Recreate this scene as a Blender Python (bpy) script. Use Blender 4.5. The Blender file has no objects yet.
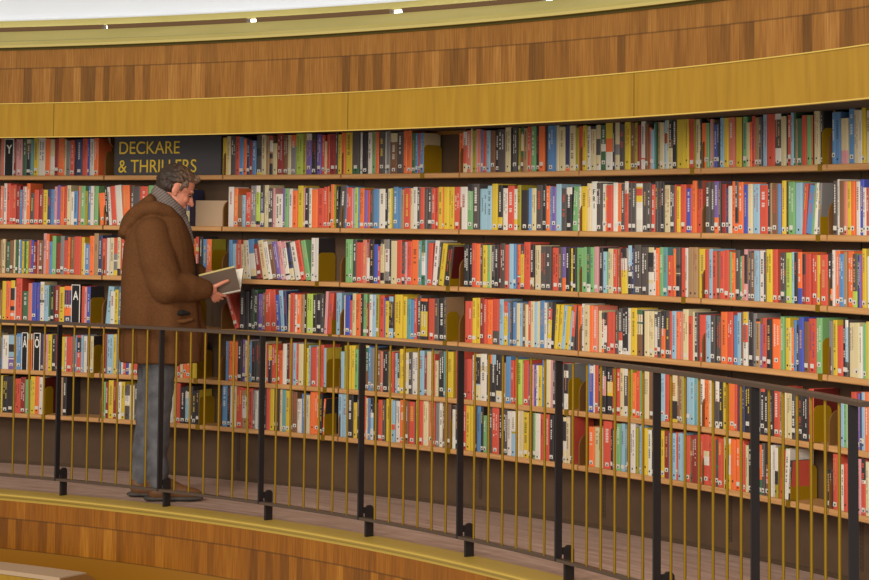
import bpy, bmesh, math, random
from mathutils import Vector, Matrix, noise
random.seed(11)
SC = bpy.context.scene
COL = SC.collection
# ------------------------------------------------------------------ geometry of the round hall
FZ = 1.5653                      # eye height above the gallery floor
CX, CY = -5.85595, 5.16278       # axis of the rotunda
RS, RR = 8.489, 7.497            # shelf front radius, railing radius
RB = RS + .012                   # spines
RBACK = 8.66
J0, DJ = .466077, .105972        # joints between the bookcase bays
P0, DP = .525400, .100077        # railing posts
SHZ = [v + FZ for v in (.25824, -.04947, -.35761, -.65616, -.95879, -1.2303)]
TA, TB = .10, 1.36               # built arc of the gallery

def pol(t, r, z):
    return Vector((CX + r*math.sin(t), CY + r*math.cos(t), z))

def s2l(c):
    return tuple((x/255/12.92 if x/255 <= .04045 else ((x/255+.055)/1.055)**2.4) for x in c)

# ------------------------------------------------------------------ materials
def mat(name, base=(128,128,128), rough=.6, metal=0, attr=None, build=None, spec=.4, bump=None):
    m = bpy.data.materials.new(name); m.use_nodes = True
    nt = m.node_tree; b = nt.nodes['Principled BSDF']
    b.inputs['Base Color'].default_value = (*s2l(base), 1)
    b.inputs['Roughness'].default_value = rough
    b.inputs['Metallic'].default_value = metal
    b.inputs['Specular IOR Level'].default_value = spec
    if attr:
        a = nt.nodes.new('ShaderNodeAttribute'); a.attribute_name = attr
        nt.links.new(a.outputs['Color'], b.inputs['Base Color'])
    if bump:
        sc, st, dist = bump
        tc = nt.nodes.new('ShaderNodeTexCoord'); n = nt.nodes.new('ShaderNodeTexNoise')
        n.inputs['Scale'].default_value = sc; n.inputs['Detail'].default_value = 5
        bp = nt.nodes.new('ShaderNodeBump'); bp.inputs['Strength'].default_value = st; bp.inputs['Distance'].default_value = dist
        nt.links.new(tc.outputs['Object'], n.inputs['Vector']); nt.links.new(n.outputs['Fac'], bp.inputs['Height'])
        nt.links.new(bp.outputs['Normal'], b.inputs['Normal'])
    if build: build(nt, b)
    return m

def ramp(nt, stops, interp='LINEAR'):
    r = nt.nodes.new('ShaderNodeValToRGB'); cr = r.color_ramp; cr.interpolation = interp
    while len(cr.elements) < len(stops): cr.elements.new(.5)
    for e, (p, c) in zip(cr.elements, stops):
        e.position = p; e.color = (*s2l(c), 1)
    return r

def grain(c0, c1, scale=(3, 3, 40), c2=None):
    def f(nt, b):
        tc = nt.nodes.new('ShaderNodeTexCoord'); mp = nt.nodes.new('ShaderNodeMapping')
        mp.inputs['Scale'].default_value = scale
        n = nt.nodes.new('ShaderNodeTexNoise'); n.inputs['Scale'].default_value = 1; n.inputs['Detail'].default_value = 6
        nt.links.new(tc.outputs['UV'], mp.inputs['Vector']); nt.links.new(mp.outputs['Vector'], n.inputs['Vector'])
        st = [(.3, c0), (.7, c1)] if not c2 else [(.28, c0), (.5, c1), (.75, c2)]
        r = ramp(nt, st); nt.links.new(n.outputs['Fac'], r.inputs['Fac']); nt.links.new(r.outputs['Color'], b.inputs['Base Color'])
    return f

def veneer(zline, zlow, blocks, gold, width=.05, seed=0):
    """two courses of upright veneer blocks and a plain band; u runs along the arc in metres, v is height"""
    def f(nt, b):
        N, L = nt.nodes, nt.links
        tc = N.new('ShaderNodeTexCoord'); sp = N.new('ShaderNodeSeparateXYZ'); L.new(tc.outputs['UV'], sp.inputs[0])
        def math_(op, a, bb=None):
            m = N.new('ShaderNodeMath'); m.operation = op
            for i, v in enumerate((a, bb)):
                if v is None: continue
                if isinstance(v, (int, float)): m.inputs[i].default_value = v
                else: L.new(v, m.inputs[i])
            return m.outputs[0]
        u, v = sp.outputs[0], sp.outputs[1]
        up = math_('GREATER_THAN', v, zline)
        low = math_('LESS_THAN', v, zlow)
        w = math_('ADD', math_('DIVIDE', u, width), math_('MULTIPLY', up, 137.3 + seed))
        vo = N.new('ShaderNodeTexVoronoi'); vo.voronoi_dimensions = '1D'; vo.inputs['Scale'].default_value = 1; L.new(w, vo.inputs['W'])
        wn = N.new('ShaderNodeSeparateColor'); L.new(vo.outputs['Color'], wn.inputs[0])
        r = ramp(nt, blocks); L.new(wn.outputs[0], r.inputs['Fac'])
        # upper course: quieter contrast
        flat = N.new('ShaderNodeMix'); flat.data_type = 'RGBA'
        L.new(math_('MULTIPLY', up, .62), flat.inputs[0]); L.new(r.outputs['Color'], flat.inputs[6]); flat.inputs[7].default_value = (*s2l(blocks[len(blocks)//2][1]), 1)
        mp = N.new('ShaderNodeMapping'); mp.inputs['Scale'].default_value = (120, 5, 1); L.new(tc.outputs['UV'], mp.inputs['Vector'])
        n = N.new('ShaderNodeTexNoise'); n.inputs['Scale'].default_value = 1; n.inputs['Detail'].default_value = 5; L.new(mp.outputs[0], n.inputs['Vector'])
        gr = ramp(nt, [(.3, (205, 195, 180)), (.7, (255, 255, 255))]); L.new(n.outputs['Fac'], gr.inputs['Fac'])
        mg = N.new('ShaderNodeMix'); mg.data_type = 'RGBA'; mg.blend_type = 'MULTIPLY'; mg.inputs[0].default_value = 1
        L.new(flat.outputs[2], mg.inputs[6]); L.new(gr.outputs['Color'], mg.inputs[7])
        g = N.new('ShaderNodeMix'); g.data_type = 'RGBA'; L.new(low, g.inputs[0]); L.new(mg.outputs[2], g.inputs[6]); g.inputs[7].default_value = (*s2l(gold), 1)
        # thin dark joints between the two courses
        j1 = math_('LESS_THAN', math_('ABSOLUTE', math_('SUBTRACT', v, zline)), .004)
        j2 = math_('LESS_THAN', math_('ABSOLUTE', math_('SUBTRACT', v, zlow)), .003)
        jj = math_('MULTIPLY', math_('MAXIMUM', j1, j2), .55)
        k = N.new('ShaderNodeMix'); k.data_type = 'RGBA'; L.new(jj, k.inputs[0]); L.new(g.outputs[2], k.inputs[6]); k.inputs[7].default_value = (*s2l((60, 38, 12)), 1)
        L.new(k.outputs[2], b.inputs['Base Color'])
    return f

M = {}
M['book'] = mat('book_covers', rough=.48, attr='Col', spec=.35)
M['page'] = mat('book_pages', (214, 204, 178), .8)
M['shelf'] = mat('shelf_wood', rough=.42, build=grain((182, 132, 80), (208, 160, 106), (3, 60, 1)))
M['bracket'] = mat('bracket_wood', rough=.4, build=grain((104, 70, 34), (130, 90, 46), (30, 6, 1)))
M['back'] = mat('shelf_back_paint', rough=.6, build=grain((78, 60, 44), (90, 69, 51), (6, 6, 1)))
M['slot'] = mat('dark_steel_strip', (74, 58, 44), .5)
M['gold'] = mat('gold_veneer', rough=.4, build=grain((146, 110, 22), (164, 126, 34), (26, 2.2, 1)))
M['seam'] = mat('veneer_seam', (96, 74, 14), .6)
M['goldedge'] = mat('pale_edge_strip', (200, 172, 84), .5)
M['canopy'] = mat('canopy_underside', (60, 44, 28), .7)
M['brass'] = mat('brass', (150, 118, 24), .35, .55)
M['bookend'] = mat('olive_brass_plate', (164, 128, 12), .42, .15)
M['steel'] = mat('black_steel', (34, 30, 32), .42)
M['rail'] = mat('worn_steel_rail', (84, 68, 56), .35, .2)
M['khaki'] = mat('khaki_plaster', rough=.75, build=grain((158, 148, 86), (172, 162, 100), (1.5, 6, 1)))
M['khakidark'] = mat('ledge_paint', (104, 80, 58), .6)
M['white'] = mat('white_plaster', (212, 220, 232), .8, bump=(6, .1, .01))
M['moulding'] = mat('ochre_moulding', (182, 154, 70), .45)
M['floor'] = mat('mauve_linoleum', rough=.38, build=grain((166, 136, 122), (206, 178, 164), (3.5, 26, 1)))
M['sign'] = mat('sign_board', (74, 72, 76), .6)
M['lettering'] = mat('gold_lettering', (232, 196, 60), .45)
M['blacksign'] = mat('black_sign', (26, 26, 28), .5)
M['whitepaint'] = mat('white_lettering', (228, 226, 220), .6)
M['boxboard'] = mat('beige_board', (176, 150, 122), .7)

# ------------------------------------------------------------------ mesh collector
class MB:
    def __init__(s): s.v, s.f, s.c, s.m, s.uv = [], [], [], [], []
    def face(s, pts, col=None, mi=0, uv=None):
        i = len(s.v); s.v += [tuple(p) for p in pts]; s.f.append(tuple(range(i, i+len(pts))))
        s.c.append(col); s.m.append(mi); s.uv.append(uv)
    def hexa(s, p, col=None, mi=0, skip=()):
        """p: 8 corners, bottom ring 0-3 then top ring 4-7, counter-clockwise from above"""
        F = {'b': (3, 2, 1, 0), 't': (4, 5, 6, 7), '0': (0, 1, 5, 4), '1': (1, 2, 6, 5), '2': (2, 3, 7, 6), '3': (3, 0, 4, 7)}
        for k, q in F.items():
            if k in skip: continue
            s.face([p[i] for i in q], col, mi)
    def box(s, x0, x1, y0, y1, z0, z1, col=None, mi=0, T=None, skip=()):
        p = [Vector(q) for q in ((x0,y0,z0),(x1,y0,z0),(x1,y1,z0),(x0,y1,z0),(x0,y0,z1),(x1,y0,z1),(x1,y1,z1),(x0,y1,z1))]
        if T: p = [T @ q for q in p]
        s.hexa(p, col, mi, skip)
    def arc(s, t0, t1, prof, n=0, mi=0, caps=True):
        """sweep a closed (radius, z) outline along the arc; uv in metres"""
        n = n or max(2, int((t1-t0)/.012)); k = len(prof); ts = [t0+(t1-t0)*i/n for i in range(n+1)]
        L = [0]
        for i in range(k):
            a, b = prof[i], prof[(i+1) % k]; L.append(L[-1]+math.hypot(a[0]-b[0], a[1]-b[1]))
        area = sum(prof[i][0]*prof[(i+1) % k][1]-prof[(i+1) % k][0]*prof[i][1] for i in range(k))
        for i in range(n):
            for j in range(k):
                a, b = prof[j], prof[(j+1) % k]
                u0, u1 = ts[i]*8, ts[i+1]*8
                vert = abs(a[0]-b[0]) < .3*abs(a[1]-b[1])
                va, vb = (a[1], b[1]) if vert else (a[0], b[0])
                q = [pol(ts[i], a[0], a[1]), pol(ts[i+1], a[0], a[1]), pol(ts[i+1], b[0], b[1]), pol(ts[i], b[0], b[1])]
                uv = [(u0, va), (u1, va), (u1, vb), (u0, vb)]
                if area < 0: q.reverse(); uv.reverse()
                s.face(q, None, mi, uv)
        if caps:
            for t, rev in ((t0, area < 0), (t1, area > 0)):
                q = [pol(t, r, z) for r, z in prof]; uv = list(prof)
                if not rev: q.reverse(); uv = uv[::-1]
                s.face(q, None, mi, uv)
    def build(s, name, mats, parent=None, origin=None, merge=True, smooth=False):
        me = bpy.data.meshes.new(name)
        o0 = Vector(origin) if origin is not None else Vector((0, 0, 0))
        me.from_pydata([tuple(Vector(p)-o0) for p in s.v], [], s.f)
        if not isinstance(mats, (list, tuple)): mats = [mats]
        for m in mats: me.materials.append(m)
        me.polygons.foreach_set('material_index', s.m)
        if any(u is not None for u in s.uv):
            ul = me.uv_layers.new(name='UVMap'); d = []
            for f, u in zip(s.f, s.uv):
                for i in range(len(f)): d += list(u[i]) if u else [0, 0]
            ul.data.foreach_set('uv', d)
        if any(c is not None for c in s.c):
            ca = me.color_attributes.new('Col', 'FLOAT_COLOR', 'CORNER'); d = []
            for f, c in zip(s.f, s.c):
                d += list((*(c or (.5, .5, .5)), 1))*len(f)
            ca.data.foreach_set('color', d)
        if merge:
            bm = bmesh.new(); bm.from_mesh(me); bmesh.ops.remove_doubles(bm, verts=bm.verts, dist=2e-5)
            bm.to_mesh(me); bm.free()
        if smooth:
            me.polygons.foreach_set('use_smooth', [True]*len(me.polygons))
        me.update()
        o = bpy.data.objects.new(name, me); COL.objects.link(o)
        if parent: o.parent = parent
        if origin is not None and not parent: o.location = o0
        elif origin is not None: o.location = o0 - parent.location if parent.rotation_euler.z == 0 else o0
        return o

def tag(o, label=None, cat=None, group=None, kind=None):
    for k, v in (('label', label), ('category', cat), ('group', group), ('kind', kind)):
        if v: o[k] = v
    return o
def empty(name, loc, label, cat, group=None):
    o = bpy.data.objects.new(name, None); o.location = loc; o.empty_display_size = .1; COL.objects.link(o)
    return tag(o, label, cat, group)

def frame(t, r, z, lean=0):
    """local x along the shelf to the right, local y into the shelf, z up"""
    p = pol(t, r, z)
    ex = Vector((math.cos(t), -math.sin(t), 0)); ey = Vector((math.sin(t), math.cos(t), 0))
    m = Matrix(((ex.x, ey.x, 0, p.x), (ex.y, ey.y, 0, p.y), (0, 0, 1, p.z), (0, 0, 0, 1)))
    return m @ Matrix.Rotation(math.radians(lean), 4, 'Y') if lean else m

SEAMS = (.46958, .74733, 1.01975, 1.29)
LEDGE = ((TA, .42344), (.42773, .54732), (.55595, .67057), (.68173, .80), (.81, TB))
# ------------------------------------------------------------------ the setting
fl = MB(); fl.arc(TA, TB, [(7.50, -.12), (RBACK+.06, -.12), (RBACK+.06, 0), (7.50, 0)]); tag(fl.build('floor', M['floor']), kind='structure')
# ochre nosing along the edge of the gallery
g = MB(); g.arc(TA, TB, [(7.432, -.035), (7.5, -.035), (7.60, 0), (7.60, .003), (7.43, .006), (7.412, .003), (7.408, -.004), (7.416, -.014), (7.428, -.018)]); tag(g.build('trim_1', M['moulding']), kind='structure')
g = MB(); g.arc(TA, TB, [(7.43, -.9), (7.47, -.9), (7.47, -.034), (7.43, -.034)])
blocks = [(0, (116, 70, 14)), (.2, (138, 84, 16)), (.5, (150, 92, 18)), (.8, (158, 100, 22)), (1, (180, 120, 34))]
M['lowwood'] = mat('lower_parapet_veneer', rough=.38, build=veneer(-.132, -.30, blocks, (138, 92, 22), .06))
tag(g.build('wall_lower', M['lowwood']), kind='structure')
# veneer wall above the canopy (the parapet of the storey above)
g = MB(); g.arc(TA, TB, [(8.62, 2.04), (8.75, 2.04), (8.75, 2.645), (8.62, 2.645)])
blocks2 = [(0, (112, 76, 30)), (.2, (144, 98, 40)), (.5, (156, 108, 46)), (.8, (162, 112, 50)), (1, (178, 130, 64))]
M['upwood'] = mat('upper_parapet_veneer', rough=.42, build=veneer(2.512, 2.275, blocks2, (140, 92, 26), .055, 5))
tag(g.build('wall_upper', M['upwood']), kind='structure')
# canopy with its gold fascia over the top shelf
g = MB(); g.arc(TA, TB, [(7.99, 2.06), (8.85, 2.06), (8.85, 2.10), (7.99, 2.10)]); tag(g.build('ceiling', M['canopy']), kind='structure')
g = MB(); g.arc(TA, TB, [(7.935, 2.040), (7.99, 2.040), (7.99, 2.243), (7.935, 2.243)])
g.arc(TA, TB, [(7.985, 2.225), (8.64, 2.225), (8.64, 2.238), (7.985, 2.238)])
fascia = tag(g.build('wall_fascia', M['gold']), kind='structure')
g = MB(); g.arc(TA, TB, [(7.930, 2.240), (7.945, 2.240), (7.945, 2.245), (7.930, 2.245)]); g.arc(TA, TB, [(7.931, 2.037), (7.96, 2.037), (7.96, 2.042), (7.931, 2.042)])
tag(g.build('trim_2', M['goldedge']), kind='structure')
g = MB()
for t in SEAMS:
    g.arc(t, t+.0004, [(7.933, 2.043), (7.94, 2.043), (7.94, 2.240), (7.933, 2.240)], 1)
tag(g.build('trim_3', M['seam']), kind='structure')
g = MB(); g.arc(TA, TB, [(8.612, 2.630), (8.619, 2.630), (8.619, 2.644), (8.612, 2.644)]); tag(g.build('trim_gap_shade', mat('olive_gap_shade', (84, 76, 26), .6)), kind='structure')  # dark band painted in as the shadow in the gap under the cream strip
# khaki cornice, lamp ledge and plaster wall above the veneer
g = MB(); g.arc(TA, TB, [(8.58, 2.645), (8.75, 2.645), (8.75, 2.662), (8.75, 2.664), (8.6, 2.664), (8.58, 2.66)]); tag(g.build('trim_4', mat('cream_strip', (186, 172, 104), .6)), kind='structure')
g = MB(); g.arc(TA, TB, [(8.66, 2.67), (9.058, 2.66), (9.058, 2.788), (8.98, 2.788), (8.9, 2.72), (8.66, 2.69)]); tag(g.build('wall_cornice', M['khaki']), kind='structure')
g = MB()
for ta, tb in LEDGE: g.arc(ta, tb, [(8.985, 2.789), (9.03, 2.789), (9.03, 2.817), (8.975, 2.817)])
tag(g.build('trim_5', M['khakidark']), kind='structure')
g = MB(); g.arc(TA, TB, [(9.075, 2.78), (9.3, 2.78), (9.3, 2.875), (9.12, 2.875)]); tag(g.build('wall_frieze', M['khaki']), kind='structure')
g = MB(); g.arc(TA, TB, [(9.13, 2.87), (9.3, 2.87), (9.3, 4.4), (9.16, 4.4)]); tag(g.build('wall_plaster', M['white']), kind='structure')
MANPOS = (-1.515, 11.62); MANROT = 5
AMB, AMBC = .42, (1, .90, .78)
TUBE = 5; EXPO = .0
LIGHTS = [('hall_lamp', (-6.5, 2.5, 7.0), (-1, 12, 1), 3.5, 700, (1, .90, .78)),
          ('hall_lamp', (-1.5, -1.0, 3.4), (0, 10, 1.2), 3.0, 700, (1, .92, .82))]
BOOKS = {
0: """37335,1197,234,m* 38531,189,229,d 38720,555,229,p* 39275,333,233,G 39608,389,228,uP 39997,245,228,a 40242,423,236,y 40665,612,236,w* 41277,446,231,o 41723,390,227,cP 42113,335,231,d 42448,502,234,oP* 42951,168,226,c 43118,391,218,g 43509,335,222,r 43845,168,226,K 44012,560,225,n* 44572,448,229,r 45020,168,229,B 45188,392,228,w 45580,392,232,o 56994,396,223,y 57391,340,230,c 57731,453,230,k 58184,374,229,r 58558,363,225,b 58921,283,217,o 59204,283,213,n 59488,227,205,d 59715,340,201,b 60055,454,234,kP 60509,397,234,c 60906,284,229,t 61189,284,229,tP 61473,454,184,c 61927,567,243,d* 62494,397,231,u 62891,284,230,c 63175,454,230,gP 63629,624,244,l* 64253,284,236,Y 64537,488,235,vT* 65025,420,234,K 65445,420,230,v 65865,295,226,r 66160,173,189,c 66332,284,229,r 66616,567,232,d* 67184,170,242,k 67354,340,227,y 67694,340,241,o 68034,624,241,y* 68658,647,236,kP* 69305,261,235,w 69566,510,231,K* 70076,340,234,w 70416,317,237,e 70734,306,240,o 71040,510,235,k* 71549,170,235,w 71719,340,241,g 72059,623,226,uP* 72682,566,232,k* 73248,317,238,o 73565,419,238,o 73984,339,223,G 74323,226,222,b 74549,192,222,r 74742,317,222,b!c 78143,428,214,o 78571,338,221,cP 78910,360,227,m 79270,135,236,c 79405,338,226,Y 79743,146,232,p 79889,225,232,m 80114,225,228,b 80339,304,224,r 80643,337,223,s 80980,427,222,u 81407,281,225,K 81688,617,227,k* 82306,505,236,c* 82810,112,232,K 82923,448,235,k* 83371,112,237,K 83483,168,230,Y 83651,280,240,kP 83931,369,229,t 84300,269,235,r 84569,425,237,e* 84994,279,233,K 85273,516,239,o* 85789,190,247,K 85979,591,236,b* 86570,268,238,b 86838,223,238,c 87061,535,227,c* 87595,389,234,nP 87985,523,231,c* 88508,311,220,Y 88819,311,226,r 89130,355,229,y 89485,311,224,w 89795,465,223,cP* 90261,388,229,cP 90648,498,228,GP* 91146,608,245,wP* 91754,221,238,K 91975,386,237,gP* 92361,441,229,k* 92802,496,241,y* 93298,330,230,u 93628,275,232,Y 93903,275,219,d 94177,384,237,wP* 94562,307,224,u 94869,186,204,o 95055,309,194,s 95364,131,225,a 95496,110,231,G 95605,252,230,t 95857,361,226,c 96218,219,235,dP 96436,186,246,c 96622,328,246,KP 96950,360,245,K* 97310,730,243,y* 98039,294,244,y 98333,467,240,r* 98800,141,233,Y 98941,347,232,c 99289,163,229,K 99451,379,213,o 99830,238,212,e 100069,324,229,p 100393,119,225,t 100512,292,204,B 100804,162,221,K 100966,399,232,s* 101365,388,231,y* 101753,506,232,m* 102258,537,231,y* 102795,75,227,u 102870,386,232,e* 103257,289,204,c 103546,161,206,o 103706,267,232,r 103974,353,225,t* 104327,225,227,k 104552,395,248,s* 104947,692,243,r* 105639,531,241,kP* 106170,403,223,c* 106573,127,239,K 106700,297,227,r 106997,233,251,s 107230,159,248,G 107388,159,207,t 107547,370,209,G* 107916,390,222,r* 108306,347,221,e* 108654,210,220,o 108864,74,248,K 108938,452,244,c* 109389,210,245,K 110405,293,225,b 110698,417,226,b* 111115,604,197,cP* 111719,488,236,b* 112207,415,229,c* 112622,238,228,w 112860,310,248,y* 113170,320,225,w*""",
1: """37429,276,242,m 37706,277,258,w 37982,310,258,r 38292,244,246,r 38536,277,250,r 38813,333,242,d 39145,222,218,b 39367,166,238,p 39534,200,238,w 39733,300,258,o 40033,333,198,k 40366,389,218,r 40755,389,222,d 41145,412,218,y 41556,312,222,n 41868,312,222,b 42180,245,238,p 42425,279,246,v 42704,335,238,o 43039,223,242,r 43262,335,246,c 43597,302,207,w 43898,335,211,b 44233,224,242,m 44457,403,242,e 44859,246,211,Y 45106,246,242,b 45352,313,242,w 45665,336,242,e 46258,550,197,o/-4 46808,234,240,K/-4 47042,248,235,w/-4 47289,440,240,r/-4 47730,551,245,w/-4* 48280,634,245,o/-2 48890,303,245,k 49194,552,240,k 49746,690,240,r 50436,622,245,e 51057,484,240,u 51541,484,240,c 52025,415,230,r 52440,415,235,k 52855,346,240,c 53201,415,226,Y 53616,554,221,nP* 57631,475,236,w* 58106,317,228,o 58423,453,190,u 58876,283,187,s 59159,453,205,r 59612,487,243,gP* 60098,362,243,lP 60461,317,246,nP 60778,385,246,c 61163,431,228,k 61594,170,228,p 61764,680,194,w* 62444,227,227,v 62670,340,227,e 63010,340,224,w 63350,453,213,o 63804,487,242,y* 64291,193,231,p 64484,340,227,K 64824,261,227,w 65084,533,220,o* 65617,567,227,r* 66184,261,234,r 66444,150,238,o 66594,159,248,K 66753,317,248,o 67070,170,245,Y 67240,193,237,K 67449,600,244,k/3* 68049,170,237,b/2 68203,453,230,r* 68656,147,226,p 68803,136,226,s 68939,283,230,l 69222,170,226,b 69392,396,226,o 69788,283,215,v 70071,226,215,r 70298,306,215,k 70603,487,222,b* 71090,566,222,w* 71656,226,222,K 71882,260,222,c 72142,158,225,y 72301,430,232,b 72730,317,225,b 73047,271,218,t 73318,599,225,r* 73917,226,224,c 74143,373,231,w 74516,271,228,k 74787,373,228,r 75159,282,221,k 75441,361,224,k 75802,329,224,r 76132,192,227,r 76323,395,231,y 76718,169,230,o 76887,451,230,y* 77338,484,230,y* 77822,529,230,r* 78351,641,230,w* 78993,484,246,eT* 79476,562,246,k* 80038,730,219,s* 80768,393,235,s 81161,505,245,y* 81666,392,238,KP 82058,448,221,w* 82506,593,234,r* 83100,302,217,wP 83402,336,237,Y 83737,637,210,K* 84374,313,220,b 84687,391,220,c 85078,558,236,k* 85635,314,239,K 85950,356,231,o 86306,178,228,b 86484,334,224,v 86818,467,240,s* 87285,445,217,k* 87730,500,223,KT* 88236,477,226,e/2* 88713,155,226,w/2 88868,587,226,y/2* 89449,387,242,c* 89837,531,251,wF* 90368,442,244,k* 90810,353,238,w 91163,132,231,mP 91295,474,231,r* 91770,386,243,w* 92155,330,240,o 92486,330,239,k 92816,330,249,rP 93146,330,242,k 93475,329,242,k 93805,548,238,wP* 94353,438,238,k* 94791,287,241,k 95078,350,232,r 95428,273,247,k 95701,273,247,k 95974,273,243,K 96247,491,228,c* 96738,436,227,k* 97173,109,230,r 97282,326,221,y 97608,489,230,r* 98097,434,211,B* 98531,130,229,r 98661,358,247,o* 99019,411,247,rT* 99776,432,240,k* 100208,324,240,k 100532,377,242,vD* 100909,162,239,k 101071,377,230,d* 101448,215,209,n 101663,301,220,w 101963,290,241,o 102253,290,241,kP 102543,428,237,o* 102971,407,225,B* 103378,406,228,c* 103784,566,227,s* 104350,692,221,r* 105042,213,227,K 105255,159,230,t 105414,477,226,u* 105892,244,226,b 106135,106,229,r 106241,318,240,y 106559,148,237,K 106707,560,234,e* 107267,580,230,s* 107841,315,224,r/4 108157,546,215,b/6* 108703,210,223,e/5 108912,241,226,w/4 109153,262,226,g/3 110382,375,235,k* 110757,177,241,w 110934,416,235,u* 111350,239,232,m 111589,353,231,y* 111942,342,231,o* 112283,310,230,w* 112594,341,238,B* 112934,248,203,w 113182,278,203,r""",
2: """37524,166,209,t 37690,276,214,c 37966,111,214,u 38076,276,198,G 38353,277,206,u 38629,221,210,c 38851,221,207,G 39072,166,211,w 39238,188,207,b 39426,199,203,y 39626,144,203,G 39770,211,204,l 39981,200,208,r 40180,244,208,B 40424,255,200,d 40680,222,209,m 40902,333,209,u 41235,300,253,p 41535,256,249,o 41791,278,202,b 42069,334,238,e 42403,390,195,d 42792,334,238,g 43127,279,211,r 43405,223,231,o 43628,357,231,u 43985,592,236,r* 44577,279,232,y 44856,134,197,w 44990,346,186,b 45336,414,241,o 45750,392,257,t 46142,336,245,n 46477,369,226,r 46847,269,230,w 47116,370,231,c 47485,336,231,gP 47822,280,235,cP 48102,336,239,r 48438,84,232,d 48523,623,221,d 49145,420,227,c 49565,489,213,k 50055,566,225,r 50621,657,205,b 51278,689,227,b 51967,460,206,b 52427,671,225,b* 53358,225,225,w 53584,259,225,K 53843,282,233,s 54125,643,233,o* 54768,282,245,kP 55050,339,246,K 55389,372,231,b 55761,418,231,o!Y 57704,316,229,b 58020,305,207,s 58325,192,208,o 58537,316,230,r/-1 58854,316,204,c/-2 59170,305,227,c/-3 59476,249,227,w/-4 59724,543,232,bP/-5* 60267,509,202,d/-8 60776,509,225,c/-9* 61285,396,218,w/-9 61680,396,204,u/-9 62076,396,219,v/-9 62472,396,223,p/-8 62868,396,220,wP/-8 63264,396,216,nP/-9 63660,509,217,w/-10* 64169,453,228,r/-10 64622,453,229,e/-9 65057,340,248,w 65396,340,248,w!K 68168,339,244,e 68508,283,244,e 68790,339,241,k 69130,565,227,r* 69695,362,242,m 70057,260,246,dP 70317,396,246,K 70712,362,218,B 71074,198,208,r 71272,339,246,cP 71611,395,247,gP 72006,169,244,K 72175,565,240,c* 72740,452,244,r* 73191,282,234,kP 73474,192,235,p 73665,395,238,r 74060,598,246,o* 74658,282,243,a 74940,338,247,wP 75278,146,244,s 75437,417,230,r/2 75854,394,244,w/4 76248,191,234,k/5 76439,428,228,y/6 76867,562,215,K/6!D* 78710,449,227,K* 79159,247,228,K 79406,370,235,r 79776,393,232,o 80169,202,232,k 80371,409,226,y 80780,280,226,e 81060,112,226,c 81172,280,223,kP 81452,336,230,K 81788,168,230,d 81956,392,237,k 82347,335,231,r 82683,414,235,s* 83096,257,235,b 83353,279,232,rP 83632,391,226,kP 84023,558,246,r* 84581,334,234,KP 84915,501,231,c* 85416,501,225,k* 85917,523,226,k* 86440,589,220,r* 87029,333,224,k 87362,333,224,vD 87694,366,222,K 88060,244,219,y 88304,310,222,K 88614,631,223,e* 89245,276,227,e 89521,326,227,GP 89847,331,227,e 90179,386,230,p 90565,298,227,K 90863,364,206,s 91226,165,206,e 91391,440,222,c* 91832,352,220,r 92184,176,223,t 92360,187,230,d 92551,549,224,wP/-2* 93095,329,240,kP 93424,219,225,n 93643,580,244,kP* 94224,569,233,k* 94792,491,233,kP* 95284,218,221,w 95502,327,231,o 95829,327,235,e 96156,381,235,a* 96537,435,196,r* 96972,272,230,o 97244,380,236,kP* 97624,434,234,r* 98057,217,234,w 98274,433,238,t* 98707,427,238,t* 99134,594,232,y* 99728,323,230,r 100051,323,233,s 100375,377,222,r* 100751,269,219,u 101020,376,223,r* 101396,375,229,r* 101771,214,221,e 101986,321,218,o 102307,374,231,k* 102682,214,202,e 102895,160,205,m 103055,288,235,pP 103344,192,226,k 103536,320,221,u 103855,426,230,s* 104281,425,231,w* 104706,212,225,k 104919,509,237,y* 105428,424,238,r* 105851,212,210,d 106063,444,225,kP* 106506,450,225,l* 106956,85,228,l 107041,191,228,s 107232,307,226,K 107540,371,229,oD* 107911,264,221,dP 108175,475,222,r* 108650,443,220,r* 109093,274,218,y 109367,631,221,r* 110050,367,230,KP* 110417,178,242,w 110595,345,239,o* 110941,418,226,b* 111359,230,235,t 111588,469,238,o* 112057,364,228,eD* 112421,187,223,n 112608,156,223,v 112764,93,245,r 112858,311,251,y* 113169,207,219,w""",
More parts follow.
